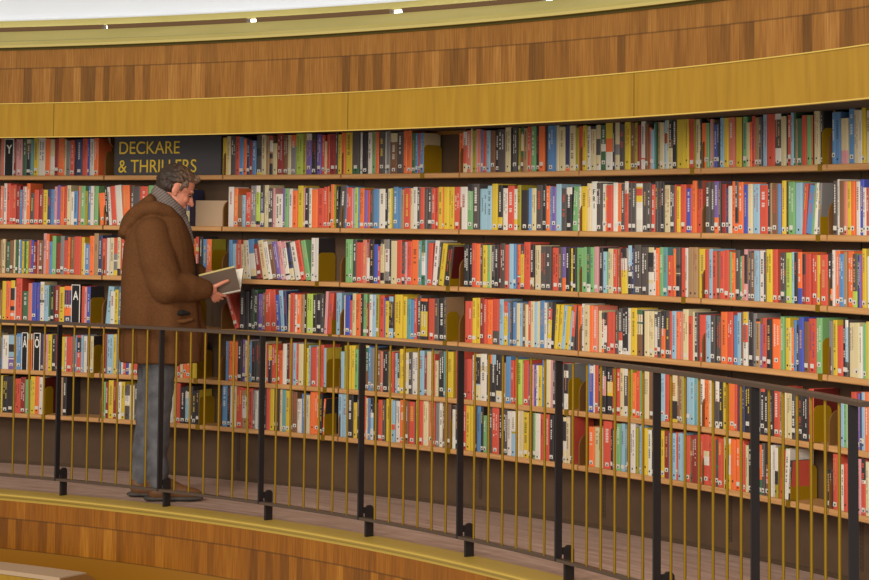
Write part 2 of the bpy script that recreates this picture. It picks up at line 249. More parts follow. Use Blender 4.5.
3: """37616,125,193,t 37741,351,248,y 38092,402,248,o 38494,377,253,gP 38871,101,213,w 38971,528,268,r* 39499,529,187,G 40028,353,238,m 40381,378,243,B 40759,277,243,B 41036,353,248,cP 41389,442,227,s 41831,189,223,G 42020,316,223,K 42336,442,228,d 42779,443,220,y 43221,608,226,nP* 44741,254,228,r 44995,216,224,p 45210,292,225,B!K 46797,508,228,s/4* 47281,382,202,w 47663,318,212,y 47981,255,230,b 48236,280,230,w 48602,586,246,e 49188,454,232,k 49642,692,241,c 50334,401,222,t 50735,673,233,b 51409,531,247,t 51940,450,240,b 52390,648,247,b 53038,595,256,o* 53633,602,240,b* 58373,395,210,r/-17 58748,452,233,K 59199,339,226,K 59558,282,242,K/3 59840,282,235,G/3 60103,282,221,K 60385,452,214,v 60837,226,223,u 61063,531,242,r* 61613,486,239,r/-3* 62099,305,211,B/-3 62404,373,237,s/-4 62776,282,234,n/-3 63041,226,217,c 63267,396,225,r 63662,226,218,w 63888,339,219,o 64227,339,220,t 64566,192,224,K 64758,542,225,l* 65301,339,218,K 65640,452,226,K 66092,203,227,k 66312,248,242,p/2 66561,395,232,r/3 67312,474,237,s* 68035,147,224,w 68182,452,225,B 68634,192,197,r 68826,316,237,c 69142,429,234,o 69571,192,235,K 69763,339,236,e 70102,192,187,d 70294,316,234,w 70610,316,234,s 70926,271,235,Y 71197,429,232,r 71625,135,219,v 71761,316,202,y 72076,395,228,kP 72471,147,235,u 72618,676,240,y* 73294,361,231,y 73654,394,218,a 74049,282,215,b 74330,225,226,r 74555,338,241,k 74893,619,225,KP* 75512,619,226,r* 76131,393,228,k 76524,483,232,K* 77007,191,237,k!t 78803,359,221,r 79162,336,222,r 79498,359,240,y 79857,314,241,y 80171,336,242,d 80506,224,236,r 80730,503,234,o* 81234,559,239,rD* 81793,391,240,s 82184,424,228,rP* 82608,223,226,b 82831,190,232,k 83021,335,229,b 83355,334,224,c 83690,223,224,s 83913,256,222,u 84169,245,219,c 84414,223,237,r 84636,334,237,c 84970,278,235,s 85248,189,239,c 85437,400,243,b* 85837,222,234,w 86067,333,238,kP/2 86400,299,236,K/2 86699,299,227,y/3 86999,288,226,y/4 87287,332,223,s/5 87619,354,221,y/4 87973,166,199,s/5 88139,276,229,rD/4 88409,276,223,K 88685,387,227,o 89072,243,238,w 89315,474,233,c* 89789,331,231,o 90120,386,229,m 90505,275,208,c 90781,275,199,kP 91056,242,197,kP 91298,308,204,r 91605,384,206,r 91990,274,214,k 92264,329,227,kP 92593,548,232,KP* 93141,219,230,w 93360,547,231,y* 93907,492,224,wP* 94398,109,222,K 94508,436,220,c* 94944,436,221,c* 95380,272,219,kP 95652,326,217,k 95979,380,225,KP* 96359,380,226,k* 96739,163,227,r 96902,380,228,s* 97281,271,226,o 97552,271,227,m 97823,487,240,c* 98310,378,209,r 98688,162,231,c 98850,302,228,k 99152,629,218,r* 99780,423,218,s* 100203,399,220,k* 100602,479,218,k* 101081,546,239,o* 101627,454,241,r* 102081,363,227,b* 102444,317,240,s 102762,170,238,u 102931,396,245,wP* 103327,395,247,K* 103723,305,242,g 104028,372,219,tP* 104400,169,196,v 104568,360,224,r* 104929,427,219,K* 105356,731,222,o* 106087,329,236,e* 106416,376,231,y* 106792,176,191,c 106968,199,189,o 107167,234,224,b 107402,211,203,kP 107613,409,239,B* 108022,409,222,u* 108431,641,236,r* 109072,488,242,e* 110117,290,233,g 110407,347,238,y* 110754,462,215,r* 111216,231,244,K 111447,230,242,kP 111677,460,231,c* 112138,436,233,c* 112574,252,219,w 112826,286,232,e 113113,286,242,y""",
4: """37709,169,200,b 37878,536,211,w* 38415,537,212,vP* 38952,170,213,w 39121,424,224,b 40112,368,226,oT 41104,142,228,u 41246,213,229,n 41459,398,224,p 41857,355,225,y 42212,313,221,K 42525,284,222,r 42809,527,213,y* 43336,157,214,w 43492,527,215,r* 44019,385,226,b 44404,371,227,rP 44775,200,228,s 44975,300,223,w 45274,314,224,u 45588,286,225,c!K 46631,386,243,d 47018,572,239,s* 47590,286,241,y 47876,387,237,b 48263,215,233,w 48478,258,233,r 48736,244,234,B 48979,201,235,w 49180,229,235,y 49409,402,236,r 49811,359,242,r 50170,431,241,c 50601,359,244,k 50960,431,246,u 51391,431,242,n 51822,431,248,c 52253,431,249,k 52684,432,251,t 53116,199,252,w 53315,243,203,r 53558,256,208,c 53814,270,209,o 54083,364,210,o 54448,175,206,Y 54623,405,207,y!K 57593,230,230,b 57822,405,231,o 58228,405,228,o 58633,378,238,K 59012,297,244,v 59309,284,240,c 59593,297,237,b 59890,338,238,K 60228,541,239,kP* 60769,433,237,c 61202,176,225,r 61378,311,221,KP 61689,501,227,r* 62189,215,193,r 62405,269,194,o 62674,345,233,w 63019,194,231,K 63212,323,242,r 63535,345,240,s 63880,194,237,r 64074,431,238,c 64505,269,236,Y 64774,215,216,y 64989,162,231,s 65151,538,222,r* 65689,269,230,p 65958,398,238,r 66357,194,222,s!y 67842,323,208,s 68165,194,243,Y 68359,398,244,y 68757,344,245,y 69101,301,226,eP 69402,592,242,k* 69994,301,250,nP 70295,237,244,b 70532,301,239,g 70833,277,240,K 71110,277,228,u 71386,205,223,m 71591,481,224,K* 72072,184,226,c 72256,205,223,r 72461,154,221,r 72615,205,218,s 72819,235,216,aP 73055,481,243,y* 73535,358,226,cP 73893,307,227,k 74200,531,229,w* 74731,541,241,s* 75273,225,220,d 75497,388,240,c 75885,327,226,r 76212,286,193,c 76498,510,242,kP* 77008,153,246,a 77161,612,245,y* 78078,640,264,r* 78718,336,213,d 79054,403,215,r 79457,336,237,w 79793,447,245,cP* 80240,559,247,wP* 80799,156,246,k 80955,290,247,KP 81245,357,248,KP 81602,535,250,KP* 82138,334,209,t 82472,446,244,b* 82918,301,226,r 83219,223,227,o 83441,501,232,l* 83942,111,214,p 84053,445,231,r* 84498,222,213,v 84720,222,211,p 84942,222,212,B 85164,189,210,w 85353,311,211,y 85664,333,242,b 85997,410,244,c* 86407,199,245,p 86606,387,231,k 86993,277,232,r 87270,310,228,k 87580,376,230,wP!g 89533,275,240,b 89808,330,232,BT 90138,132,239,w 90270,308,237,r 90578,308,236,kP 90886,351,231,KP 91237,570,227,KP* 91808,329,226,r 92136,329,228,r 92465,328,233,c 92793,415,235,kP* 93209,328,234,Y 93536,327,217,o 93864,305,228,r 94169,371,230,e 94540,414,232,c* 94954,489,234,u* 95443,279,224,r 95722,197,220,r 95919,405,228,s* 96323,328,223,r 96651,731,223,yP* 97382,196,223,u 97578,250,224,t 97828,207,226,l 98035,141,227,K 98177,326,225,s 98503,326,224,s 98828,217,225,a 99045,618,228,w* 99663,411,222,o* 100074,216,221,c 100291,324,216,k 100615,324,218,kP 100938,323,214,K 101262,431,219,y* 101693,538,219,o* 102230,215,216,r 102445,376,215,nP* 102821,268,217,n 103089,482,213,K* 103570,321,207,r 103891,194,209,K 104085,344,210,k 104429,343,206,KP 104772,286,205,K 105058,366,201,K 105424,490,222,r* 105914,228,212,t 106142,432,208,c* 106574,420,211,c* 106995,374,207,k* 107369,193,203,c 107562,340,199,K 107901,475,201,K* 108376,429,231,r!D* 110994,313,192,s 111307,245,197,e 111552,334,208,w 111886,445,240,r* 112331,167,236,v 112498,244,237,n 112742,255,245,s 112997,376,247,o*""",
5: """37792,168,229,y 37961,463,225,K 38424,520,226,K* 38944,605,213,r* 39548,422,224,d 39970,451,211,e 40421,395,232,y 40815,353,233,o 41168,353,230,w 41521,141,225,d!D 42891,368,235,t 43259,311,236,K 46620,355,219,e 46975,256,220,d 47231,455,231,y 47686,313,227,d 47999,399,224,w 48398,313,225,y 48711,427,207,wP 49139,399,208,c 49538,428,220,k 49966,428,221,r 50394,428,228,c 50822,428,225,y 51250,428,226,K 51679,429,228,t 52107,429,230,r 52536,429,232,w 52965,286,233,c 53251,343,238,r 53594,466,215,K 54059,392,225,KP 54452,245,222,k 54697,307,199,K 55003,270,204,K!y 57335,454,251,b* 57790,221,241,K 58011,307,242,w 58318,246,243,c 58563,553,237,r* 59116,590,231,tP* 59706,356,233,r 60063,221,226,g 60284,221,223,w 60505,332,221,b 60837,430,238,K 61268,332,244,r 61600,369,246,y 61969,406,244,K 62374,140,241,t 62515,169,240,c 62684,316,241,a 62999,361,236,y 63360,282,237,u 63642,361,231,u 64003,395,193,w 64397,428,224,b 64825,304,219,c 65130,428,239,o 65558,473,241,o* 66031,203,232,K 66251,169,204,o/2!K 67677,361,240,s 68037,451,242,s* 68488,529,241,K* 69017,315,198,y 69332,394,242,k 69727,372,237,r 70098,191,228,c 70289,248,229,b 70537,264,234,KP 70801,416,205,K 71218,371,225,r 71589,259,226,k 71848,562,234,y* 72410,304,228,sP 72714,416,226,w 73129,483,235,o* 73613,258,231,u 73871,606,229,r* 74477,112,231,k 74590,202,243,y 74792,426,244,r* 75218,449,247,c* 75667,359,249,m 76026,202,247,r 76228,336,249,g 76564,359,251,w 76922,246,239,u 77169,426,241,u* 77796,269,230,wP 78064,313,239,k 78378,391,241,K 78769,240,243,r 79010,369,239,y 79378,324,241,y 79702,279,243,K 79982,335,245,b 80316,223,246,K 80540,290,194,e 80830,156,239,K 80986,312,241,k 81298,613,243,r* 81911,334,240,K 82245,390,242,k 82635,367,231,w 83002,356,233,YP 83358,333,245,c 83691,355,247,c 84046,477,234,y* 84524,311,226,u 84834,244,235,e 85078,465,234,w* 85544,310,233,r 85854,476,235,r* 86330,409,235,K* 86739,332,238,k 87070,221,233,u 87291,200,235,K 87492,300,230,cP 87792,333,238,c 88125,333,241,u!r 89734,498,198,o* 90232,697,199,c* 90929,740,236,r* 91669,199,201,K 91867,298,197,c 92165,352,230,e 92517,308,233,s 92826,220,228,a 93046,308,230,u 93353,439,242,w* 93793,263,223,Y 94056,197,231,s 94254,274,239,s 94528,307,225,y 94834,350,219,w 95185,328,221,k 95513,376,224,y 95889,331,222,y 96219,448,225,d* 96667,318,217,s 96985,318,219,s 97303,153,226,r 97456,294,224,s 97750,235,223,s 97985,411,215,r* 98396,235,208,yP 98630,469,224,d* 99099,503,231,r* 99602,491,235,rP* 100093,210,231,r 100303,280,230,o 100583,268,216,kP 100851,372,225,r* 101223,186,234,y 101409,256,232,KP 101665,232,231,yP 101897,429,230,o* 102326,348,233,o* 102674,324,227,r 102998,173,219,r 103171,231,212,c 103403,346,227,K* 103749,394,223,r* 104143,363,224,GD* 104506,266,233,k 104772,362,139,uP 105134,241,229,w 105375,205,231,w 105580,277,223,YP 105854,457,213,r/3* 106310,360,223,w/3* 106670,204,174,K/4!r 109681,178,158,c 109859,497,161,K* 110357,390,236,r* 110747,496,194,w* 111242,330,204,r 111572,412,207,K* 111984,411,217,d* 112394,258,233,p 112652,328,235,rP* 112980,292,226,c""",
}
BOOKENDS = [
(0,0.74933,0.156,0.144),
(0,1.09650,0.161,0.045),
(0,0.98743,0.183,0.019),
(1,1.09438,0.161,0.060),
(2,0.56181,0.168,0.160),
(2,0.65740,0.164,0.169),
(2,0.77512,0.163,0.095),
(2,0.97978,0.120,0.025),
(2,1.09500,0.158,0.036),
(3,0.45211,0.158,0.149),
(3,0.54960,0.165,0.092),
(3,0.66957,0.149,0.035),
(3,0.77197,0.158,0.095),
(3,1.09397,0.156,0.044),
(4,0.45868,0.211,0.073),
(4,0.55077,0.164,0.195),
(4,0.66478,0.158,0.131),
(4,0.87972,0.160,0.084),
(4,1.08637,0.160,0.099),
(5,0.41643,0.189,0.076),
(5,0.55230,0.163,0.195),
(5,0.66351,0.198,0.105),
(5,0.77451,0.162,0.028),
(5,1.06938,0.152,0.155),
]
# ------------------------------------------------------------------ bookcase bays
BAYN = {-1: 'bay at the far left', 0: 'second bay from left', 1: 'third bay from left', 2: 'fourth bay from left',
        3: 'fourth bay from right', 4: 'third bay from right', 5: 'second bay from right', 6: 'bay at the far right'}
BAYL = {-1: 'bookcase bay at the far left, a black letter Y sign on its top shelf',
        0: 'bookcase bay behind the man, with the DECKARE & THRILLERS sign on top',
        1: 'bookcase bay just right of the man, its top shelf packed with books',
        2: 'bookcase bay with a bare gap at the right end of its top shelf',
        3: 'bookcase bay in the middle right, fourth bay counted from the right edge',
        4: 'bookcase bay third from the right edge, behind the slanting railing',
        5: 'bookcase bay second from the right edge, its bottom shelf ending in a wide bookend',
        6: 'bookcase bay cut off by the right edge of the picture'}
for b in range(-1, 7):
    t0, t1 = J0+DJ*b, J0+DJ*(b+1)
    lo = TA if b == -1 else t0
    hi = TB if b == 6 else t1
    if b == -1: t0 = lo = J0-DJ*1.6
    if b == 6: t1 = hi = J0+DJ*8
    org = pol((t0+t1)/2, RS, 0)
    e = empty('bookcase', org, BAYL[b], 'bookcase', 'built-in bookcase bays along the curved wall')
    def bd(mb, name, m, label=None):
        o = mb.build(name, m, e, origin=org); 
        if label: o['label'] = label
        return o
    mb = MB(); mb.arc(t0, t1, [(RBACK, .0), (RBACK+.02, .0), (RBACK+.02, 2.06), (RBACK, 2.06)], 8); bd(mb, 'back_panel', M['back'])
    for z in SHZ:
        mb = MB(); g_ = .0007
        mb.arc(t0+g_, t1-g_, [(RS, z-.024), (RS+.005, z-.028), (RBACK, z-.028), (RBACK, z), (RS+.004, z), (RS, z-.004)], 10); bd(mb, 'shelf_board', M['shelf'])
    for i, z in enumerate(SHZ):
        # rounded wooden shelf end standing on the board at the left joint
        T = frame(t0, RS, z)
        prof = [(.004, 0), (.004, .09)] + [(.004+.055*(1-math.cos(a)), .09+.062*math.sin(a)) for a in [math.pi/2*k/6 for k in range(1, 7)]] + [(RBACK-RS, .152), (RBACK-RS, 0)]
        mb = MB(); x0, x1 = .001, .009
        L = [T @ Vector((x0, y, z_)) for y, z_ in prof]; R_ = [T @ Vector((x1, y, z_)) for y, z_ in prof]
        mb.face(L[::1]); mb.face(R_[::-1])
        for k in range(len(L)):
            k2 = (k+1) % len(L); mb.face([L[k], R_[k], R_[k2], L[k2]][::1])
        mb.uv = [[(0, 0)]*len(f) for f in mb.f]
        bd(mb, 'shelf_end', M['bracket'])
    # corbel under the canopy
    T = frame(t0, RS, 0)
    D_ = RBACK-RS; prof = [(.035, 2.059), (D_, 2.059), (D_, 1.99)] + [(D_-.03-.10*math.sin(a), 1.99+.055*(1-math.cos(a))) for a in [math.pi/2*k/7 for k in range(8)]]
    mb = MB(); L = [T @ Vector((.001, y, z_)) for y, z_ in prof]; R_ = [T @ Vector((.016, y, z_)) for y, z_ in prof]
    mb.face(L); mb.face(R_[::-1])
    for k in range(len(L)):
        k2 = (k+1) % len(L); mb.face([L[k], R_[k], R_[k2], L[k2]])
    bd(mb, 'canopy_corbel', M['bracket'])
    # slotted steel upright on the back panel
    mb = MB(); T = frame(t0+.0015, RBACK-.004, 0)
    mb.box(-.011, .011, 0, .0035, .06, 2.02, T=T)
    for k in range(24):
        mb.box(-.003, .003, -.0006, 0, .07+.02*k, .08+.02*k, mi=1, T=T)
    o = mb.build('slotted_upright', [M['slot'], M['steel']], e, origin=org)
g = MB(); g.arc(TA, TB, [(RBACK-.006, .001), (RBACK-.001, .001), (RBACK-.001, .02), (RBACK-.006, .02)]); tag(g.build('foot_shade_back', M['slot']), kind='structure')  # dark strip painting the shade at the foot of the wall, no real baseboard
g = MB(); g.arc(TA, TB, [(RBACK+.022, 0), (RBACK+.06, 0), (RBACK+.06, 2.06), (RBACK+.022, 2.06)]); tag(g.build('wall_back', M['back']), kind='structure')

# ------------------------------------------------------------------ books
CC = {'K': (54, 50, 52), 'k': (84, 78, 76), 'g': (128, 125, 124), 'w': (212, 206, 196), 'c': (206, 192, 152), 't': (164, 132, 96),
      'y': (208, 180, 58), 'Y': (160, 148, 48), 'o': (228, 114, 62), 'r': (200, 84, 66), 'd': (142, 56, 50), 'm': (210, 124, 104),
      'p': (206, 148, 150), 'v': (118, 94, 160), 'b': (92, 134, 180), 'B': (74, 86, 172), 'n': (62, 66, 104), 's': (146, 180, 200),
      'a': (98, 152, 156), 'e': (118, 168, 112), 'G': (66, 104, 76), 'l': (174, 194, 86), 'u': (126, 90, 66), 'D': (98, 30, 26)}
CN = {'K': 'black', 'k': 'charcoal', 'g': 'grey', 'w': 'white', 'c': 'cream', 't': 'tan', 'y': 'yellow', 'Y': 'olive', 'o': 'orange',
      'r': 'red', 'd': 'maroon', 'm': 'salmon', 'p': 'pink', 'v': 'purple', 'b': 'blue', 'B': 'royal blue', 'n': 'navy', 's': 'pale blue',
      'a': 'teal', 'e': 'green', 'G': 'dark green', 'l': 'lime', 'u': 'brown'}
DARK = set('KkdvBnGu'); MIDC = set('ordmgbae')
ORD = ['top', 'second', 'third', 'fourth', 'fifth', 'bottom']

def jit(c, r, a=.07):
    k = 1+r.uniform(-a, a); return tuple(min(1, x*k*(1+r.uniform(-.03, .03))) for x in s2l(CC[c]))

def book_geo(mb, mp, ml, T, w, h, d, c, pat, cv, r, lettering=None):
    """cover into mb, page block into mp, library sticker into ml; T places the spine's lower left corner"""
    w -= .0006; th = min(.0028, w*.14); col = jit(c, r)
    side = jit(cv, r) if cv else col
    sp = .0035                       # rounded spine bulge
    # spine in three facets
    xs = [0, w*.2, w*.8, w]; ys = [sp, 0, 0, sp]
    segs = [(0, h, col)]
    if pat == 'T': segs = [(0, h*.84, col), (h*.84, h, jit('K' if c in 'wcer' else 'w' if c == 'e' else 'r' if c == 'b' else 'w', r))]
    elif pat == 'D': segs = [(0, h*.3, jit({'o': 'B', 'G': 'G', 'r': 'k', 'e': 'l', 'v': 'o'}.get(c, 'K'), r)), (h*.3, h, jit({'G': 'o', 'e': 'k'}.get(c, c), r))]
    elif pat == 'P':
        n = r.randint(4, 7); cuts = sorted([0]+[r.uniform(.05, .95) for _ in range(n-1)]+[1]); pal = r.choice(['wKo', 'Kwc', 'kcw', 'sKw', 'rKw', 'ywr', 'cuG', 'Kyo', 'Kpw'])+c+c+c
        segs = [(cuts[i]*h, cuts[i+1]*h, jit(r.choice(pal), r)) for i in range(n)]
    for i in range(3):
        for z0, z1, cc in segs:
            mb.face([T @ Vector(q) for q in ((xs[i], ys[i], z0), (xs[i+1], ys[i+1], z0), (xs[i+1], ys[i+1], z1), (xs[i], ys[i], z1))], cc)
    mb.face([T @ Vector((x, y, h)) for x, y in zip(xs, ys)][::1], col)
    for x0, x1 in ((0, th), (w-th, w)):
        mb.box(x0, x1, sp, d, 0, h, side if x0 else col, T=T)
    mp.box(th, w-th, sp+.0005, d-.003, .002, h-.003, s2l((206, 196, 168)), T=T, skip=('b',))
    # lettering strokes down the spine (too small to read)
    if pat == 'F': return
    light = c in DARK or (c in MIDC and r.random() < .65)
    if light: tcl = s2l(r.choice([(225, 222, 215)]*5+[(220, 190, 70), (200, 80, 60), (200, 160, 110)]))
    else: tcl = s2l(r.choice([(50, 45, 45)]*4+[(150, 50, 40), (60, 70, 120), (110, 90, 60)]))
    if w > .012 and r.random() < (.92 if c in 'Kk' else .7):
        ncol = 2 if (w > .032 and r.random() < .6) else 1
        for q in range(ncol):
            cw = w*.42/ncol*r.uniform(.6, 1); cx = w*(.5 if ncol == 1 else (.32, .68)[q])
            z = h*r.uniform(.82, .93); zend = h*r.uniform(.3, .6)
            blend = .62 if c not in 'Kkw' else .8
            tc = tuple(a*blend+b*(1-blend) for a, b in zip(tcl, col))
            while z > zend:
                L = r.uniform(.004, .009)*(1 if w < .03 else 1.3)
                if r.random() < .84:
                    mb.face([T @ Vector(v) for v in ((cx-cw/2, -.0004, z-L), (cx+cw/2*r.uniform(.6, 1), -.0004, z-L), (cx+cw/2, -.0004, z), (cx-cw/2, -.0004, z))], tc)
                z -= L+.0025
    # sticker: white square with a black dot under it, or just the dot
    if w > .009 and r.random() < (.9 if light else .7):
        q = r.random()+(.0 if light or c in 'K' else .22); zz = r.choice([.012, .012, .02, .03]); sw = min(w*.8, .024)
        if q < .62 or light:
            ml.face([T @ Vector(v) for v in ((w/2-sw/2, -.0006, zz), (w/2+sw/2, -.0006, zz), (w/2+sw/2, -.0006, zz+.019), (w/2-sw/2, -.0006, zz+.019))], s2l((206, 202, 194)))
        if q > .35 or light:
            a = min(.005, sw*.28); zc = zz+(.006 if q < .62 else .008)
            if zz > .015 and q < .5: zc = zz-.008
            ml.face([T @ Vector((w/2+a*math.cos(k*math.pi/4), -.0009, zc+a*math.sin(k*math.pi/4))) for k in range(8)], s2l((28, 26, 28)))

rest = MB(); entries = []
for k in range(6):
    row = []
    for tok in BOOKS[k].split():
        a, b, c, f = tok.split(',')
        star = f.endswith('*'); f = f.rstrip('*'); cv = ''; ln = 0
        if '!' in f: f, cv = f.split('!')
        if '/' in f: f, q = f.split('/'); ln = int(q)*1.3
        row.append(dict(k=k, t=int(a)/1e5, dt=int(b)/1e5, h=int(c)/1e3, c=f[0], p=f[1:], ln=ln, cv=cv, star=star))
    for i, e in enumerate(row):
        e['bay'] = max(-1, min(6, math.floor((e['t']+e['dt']/2-J0)/DJ)))
        def nb(j):
            if j < 0 or j >= len(row): return None
            q = row[j]
            gap = (q['t']-e['t']-e['dt']) if j > i else (e['t']-q['t']-q['dt'])
            return None if gap > .002 else q['c']
        e['L'], e['R'] = nb(i-1), nb(i+1)
    entries.append(row)
def nm(c): return CN[c] if c else 'a gap'
groups = {}
for row in entries:
    for e in row: groups.setdefault((e['k'], e['bay'], e['L'], e['c'], e['R']), []).append(e)
for (k, bay, L, c, R_), es in groups.items():
    if L and R_:
        bet = ('between two %s ones' % CN[L]) if L == R_ else 'between %s and %s' % (CN[L], CN[R_])
    elif L: bet = 'right of a %s one' % CN[L] if R_ is None else ''
    elif R_: bet = 'left of a %s one' % CN[R_]
    else: bet = 'standing alone'
    tail = ', %s shelf, %s' % (ORD[k], BAYN[bay])
    for i, e in enumerate(es):
        wmx = max(es, key=lambda q: q['dt'])
        if len(es) == 1: e['label'] = ('leaning ' if abs(e['ln']) > 5 else '')+CN[c]+' book '+bet+tail
        else:
            word = (['left', 'right'] if len(es) == 2 else ['leftmost', 'middle', 'rightmost'] if len(es) == 3 else ['leftmost', 'second', 'third', 'fourth', 'fifth', 'sixth', 'seventh'])[i]
            e['label'] = '%s such %s book ' % (word, CN[c])+bet+tail
nbk = 0
for row in entries:
    for i, e in enumerate(row):
        r = random.Random(int(e['t']*1e5)*7+e['k'])
        w = e['dt']*RB; h = e['h']; d = min(.145, max(.11, h*.62))
        # never let two neighbours share space when one of them leans
        z = SHZ[e['k']]+.0005
        if e['ln']:
            a = math.radians(e['ln']); w *= math.cos(a)
            h = h/math.cos(a)
            if e['ln'] > 0:      # tilts to the right, stands on its right lower edge
                T = frame(e['t']+e['dt'], RB, z, e['ln']) @ Matrix.Translation((-w, 0, 0))
            else:
                T = frame(e['t'], RB, z, e['ln'])
        else: T = frame(e['t']+e['dt']*0, RB, z)
        inset = r.choice([0, 0, 0, .002, .004, .007]); T = T @ Matrix.Translation((0, inset, 0))
        if e['star']:
            mb, mp, ml = MB(), MB(), MB(); org = T @ Vector((w/2, d/2, 0))
            book_geo(mb, mp, ml, T, w, h, d, e['c'], e['p'], e['cv'], r)
            o = mb.build('book', M['book'], origin=org); tag(o, e['label'], 'book', 'library books on the curved shelves')
            mp.build('page_block', M['book'], o, origin=org)
            if ml.f: ml.build('shelf_mark', M['book'], o, origin=org)
            nbk += 1
        else: book_geo(rest, rest, rest, T, w, h, d, e['c'], e['p'], e['cv'], r)
        e['T'] = T; e['w'] = w
rf = random.Random(9)
for k in range(6):           # the rows carry on past both edges of the view
    for a, b in ((J0-DJ*1.6+.003, min(e['t'] for e in entries[k])-.001), (max(e['t']+e['dt'] for e in entries[k])+.001, J0+DJ*8-.003)):
        t = a
        while t < b-.006:
            dt = rf.uniform(.0028, .0058); h = rf.uniform(.19, .235) if k else rf.uniform(.2, .225)
            if not any(abs(t+dt/2-(J0+DJ*q)) < .004 for q in range(-1, 9)):
                book_geo(rest, rest, rest, frame(t, RB, SHZ[k]+.0005), dt*RB, h, .135, rf.choice('rowKkbdycetsmGu'), rf.choice(['', '', '', 'P']), '', rf)
            t += dt
tag(rest.build('books', M['book'], merge=False), 'rows of smaller coloured book spines filling the rest of the curved shelves', 'books', kind='stuff')

# ------------------------------------------------------------------ bookends
BEL = ['wide olive metal bookend at the right end of the top shelf, before a bare gap',
       'olive metal bookend leaning near the right edge of the picture on the top shelf',
       'olive metal bookend mostly hidden among yellow and red books on the top shelf',
       'olive metal bookend beside pale blue and green books, second shelf, near the right edge',
       'olive metal bookend just above the open book in the man\'s hands, third shelf',
       'wide olive bookend against a black book cover, third shelf, fourth bay from left',
       'olive bookend against a leaning black book with a maroon cover, third shelf, middle',
       'narrow olive bookend left of a tan book, third shelf, third bay from right',
       'olive bookend right of four red books on the third shelf, near the right edge',
       'olive bookend left of the man\'s coat on the fourth shelf, against dark book covers',
       'olive bookend below the man\'s hands on the fourth shelf',
       'narrow olive bookend behind a pale blue book, fourth shelf, third bay from left',
       'olive bookend against a flesh-coloured book cover, fourth shelf, middle of the wall',
       'olive bookend right of a green book on the fourth shelf, near the right edge',
       'olive bookend on the fifth shelf between the leftmost railing post and the man',
       'wide olive bookend just right of the coat hem on the fifth shelf',
       'olive bookend against a yellow cover, fifth shelf, third bay from left',
       'olive bookend against a grey cover, fifth shelf, beside the sixth railing post',
       'large olive bookend directly under the handrail, fifth shelf, near the right edge',
       'olive bookend at the far left on the bottom shelf, against a maroon cover',
       'olive bookend under a bright yellow folder, bottom shelf, right of the man\'s legs',
       'olive bookend against a black cover, bottom shelf, third bay from left',
       'narrow olive bookend beside a brown book, bottom shelf, middle of the wall',
       'wide olive bookend against a red and white cover, bottom shelf, near the right edge']
for (k, t, h, dep), lab in zip(BOOKENDS, BEL):
    z = SHZ[k]; dep = min(max(dep, .09), .15); h = min(max(h, .15), .17)
    # stand right against the last book before it
    ends = sorted((abs(e['t']+e['dt']-t), e['t']+e['dt']+.0002) for e in entries[k] if not e['ln'])
    gaps = sorted((abs(e['t']+e['dt']-t), e['t']+e['dt']+.0002) for e in entries[k] if e['R'] is None)
    if gaps and gaps[0][0] < .006: t = gaps[0][1]
    elif ends[0][0] < .006: t = ends[0][1]
    T = frame(t+.0001, RS+.012, z+.0006)
    org = T @ Vector((0, 0, 0)); th = .0022
    mb = MB(); n = 6; rad = .03
    def plate(x, rev):
        q = [(.0, 0), (.0, h-rad)]+[(rad*(1-math.cos(a)), h-rad+rad*math.sin(a)) for a in [math.pi/2*i/n for i in range(1, n+1)]]
        q += [(dep-rad+rad*math.sin(a), h-rad+rad*math.cos(a)) for a in [math.pi/2*i/n for i in range(0, n+1)]]+[(dep, 0)]
        return [T @ Vector((x, y, zz)) for y, zz in q]
    A, B_ = plate(0, 0), plate(th, 1)
    mb.face(A); mb.face(B_[::-1])
    for i in range(len(A)):
        j = (i+1) % len(A); mb.face([A[i], B_[i], B_[j], A[j]])
    o = mb.build('bookend', M['bookend'], origin=org); tag(o, lab, 'bookend', 'olive metal bookends')
    mb = MB(); mb.box(-.012, .016, -.0155, -.0130, -.030, .001, T=T); mb.box(-.012, .016, -.0155, .03, .0, .0012, T=T)
    c = mb.build('shelf_clip', M['brass'], o, origin=org)

# ------------------------------------------------------------------ signs
def text(body, size, m, name, parent, T, width=None, height=None, bold=0):
    cu = bpy.data.curves.new('t', 'FONT'); cu.body = body; cu.size = size; cu.extrude = .0012; cu.offset = bold
    ob = bpy.data.objects.new('t', cu); COL.objects.link(ob)
    dg = bpy.context.evaluated_depsgraph_get(); me = bpy.data.meshes.new_from_object(ob.evaluated_get(dg)); bpy.data.objects.remove(ob)
    xs = [v.co.x for v in me.vertices]; ys = [v.co.y for v in me.vertices]
    sx = width/(max(xs)-min(xs)) if width else 1; sy = height/(max(ys)-min(ys)) if height else 1
    for v in me.vertices: v.co = ((v.co.x-min(xs))*sx, (v.co.y-min(ys))*sy, v.co.z)
    me.materials.clear(); me.materials.append(m)
    o = bpy.data.objects.new(name, me); COL.objects.link(o)
    # text x -> local x, text y -> up, text z -> towards the hall
    W = T @ Matrix(((1, 0, 0, 0), (0, 0, -1, 0), (0, 1, 0, 0), (0, 0, 0, 1)))
    me.transform(Matrix.Translation(-parent.location) @ W)
    o.parent = parent
    return o
tm = (.4735+.5680)/2; hw = RB*math.tan((.5680-.4735)/2)
T = frame(tm, RB, SHZ[0]+.0006)
mb = MB(); mb.box(-hw, hw, .004, .02, 0, .236, T=T)
for a in (-1, 1): mb.box(a*hw-.004 if a < 0 else hw-.004, a*hw+.004 if a < 0 else hw, .0035, .004, 0, .236, T=T)
so = mb.build('shelf_sign', M['sign'], origin=T @ Vector((0, .01, 0))); tag(so, 'wide dark grey sign reading DECKARE & THRILLERS in gold letters on the top shelf', 'sign')
zr = SHZ[0]-FZ
def tx(t): return RB*math.tan(t-tm)
text('DECKARE', .1, M['lettering'], 'lettering', so, T @ Matrix.Translation((tx(.4776), .0028, .3889-zr)), tx(.5319)-tx(.4776), .077)
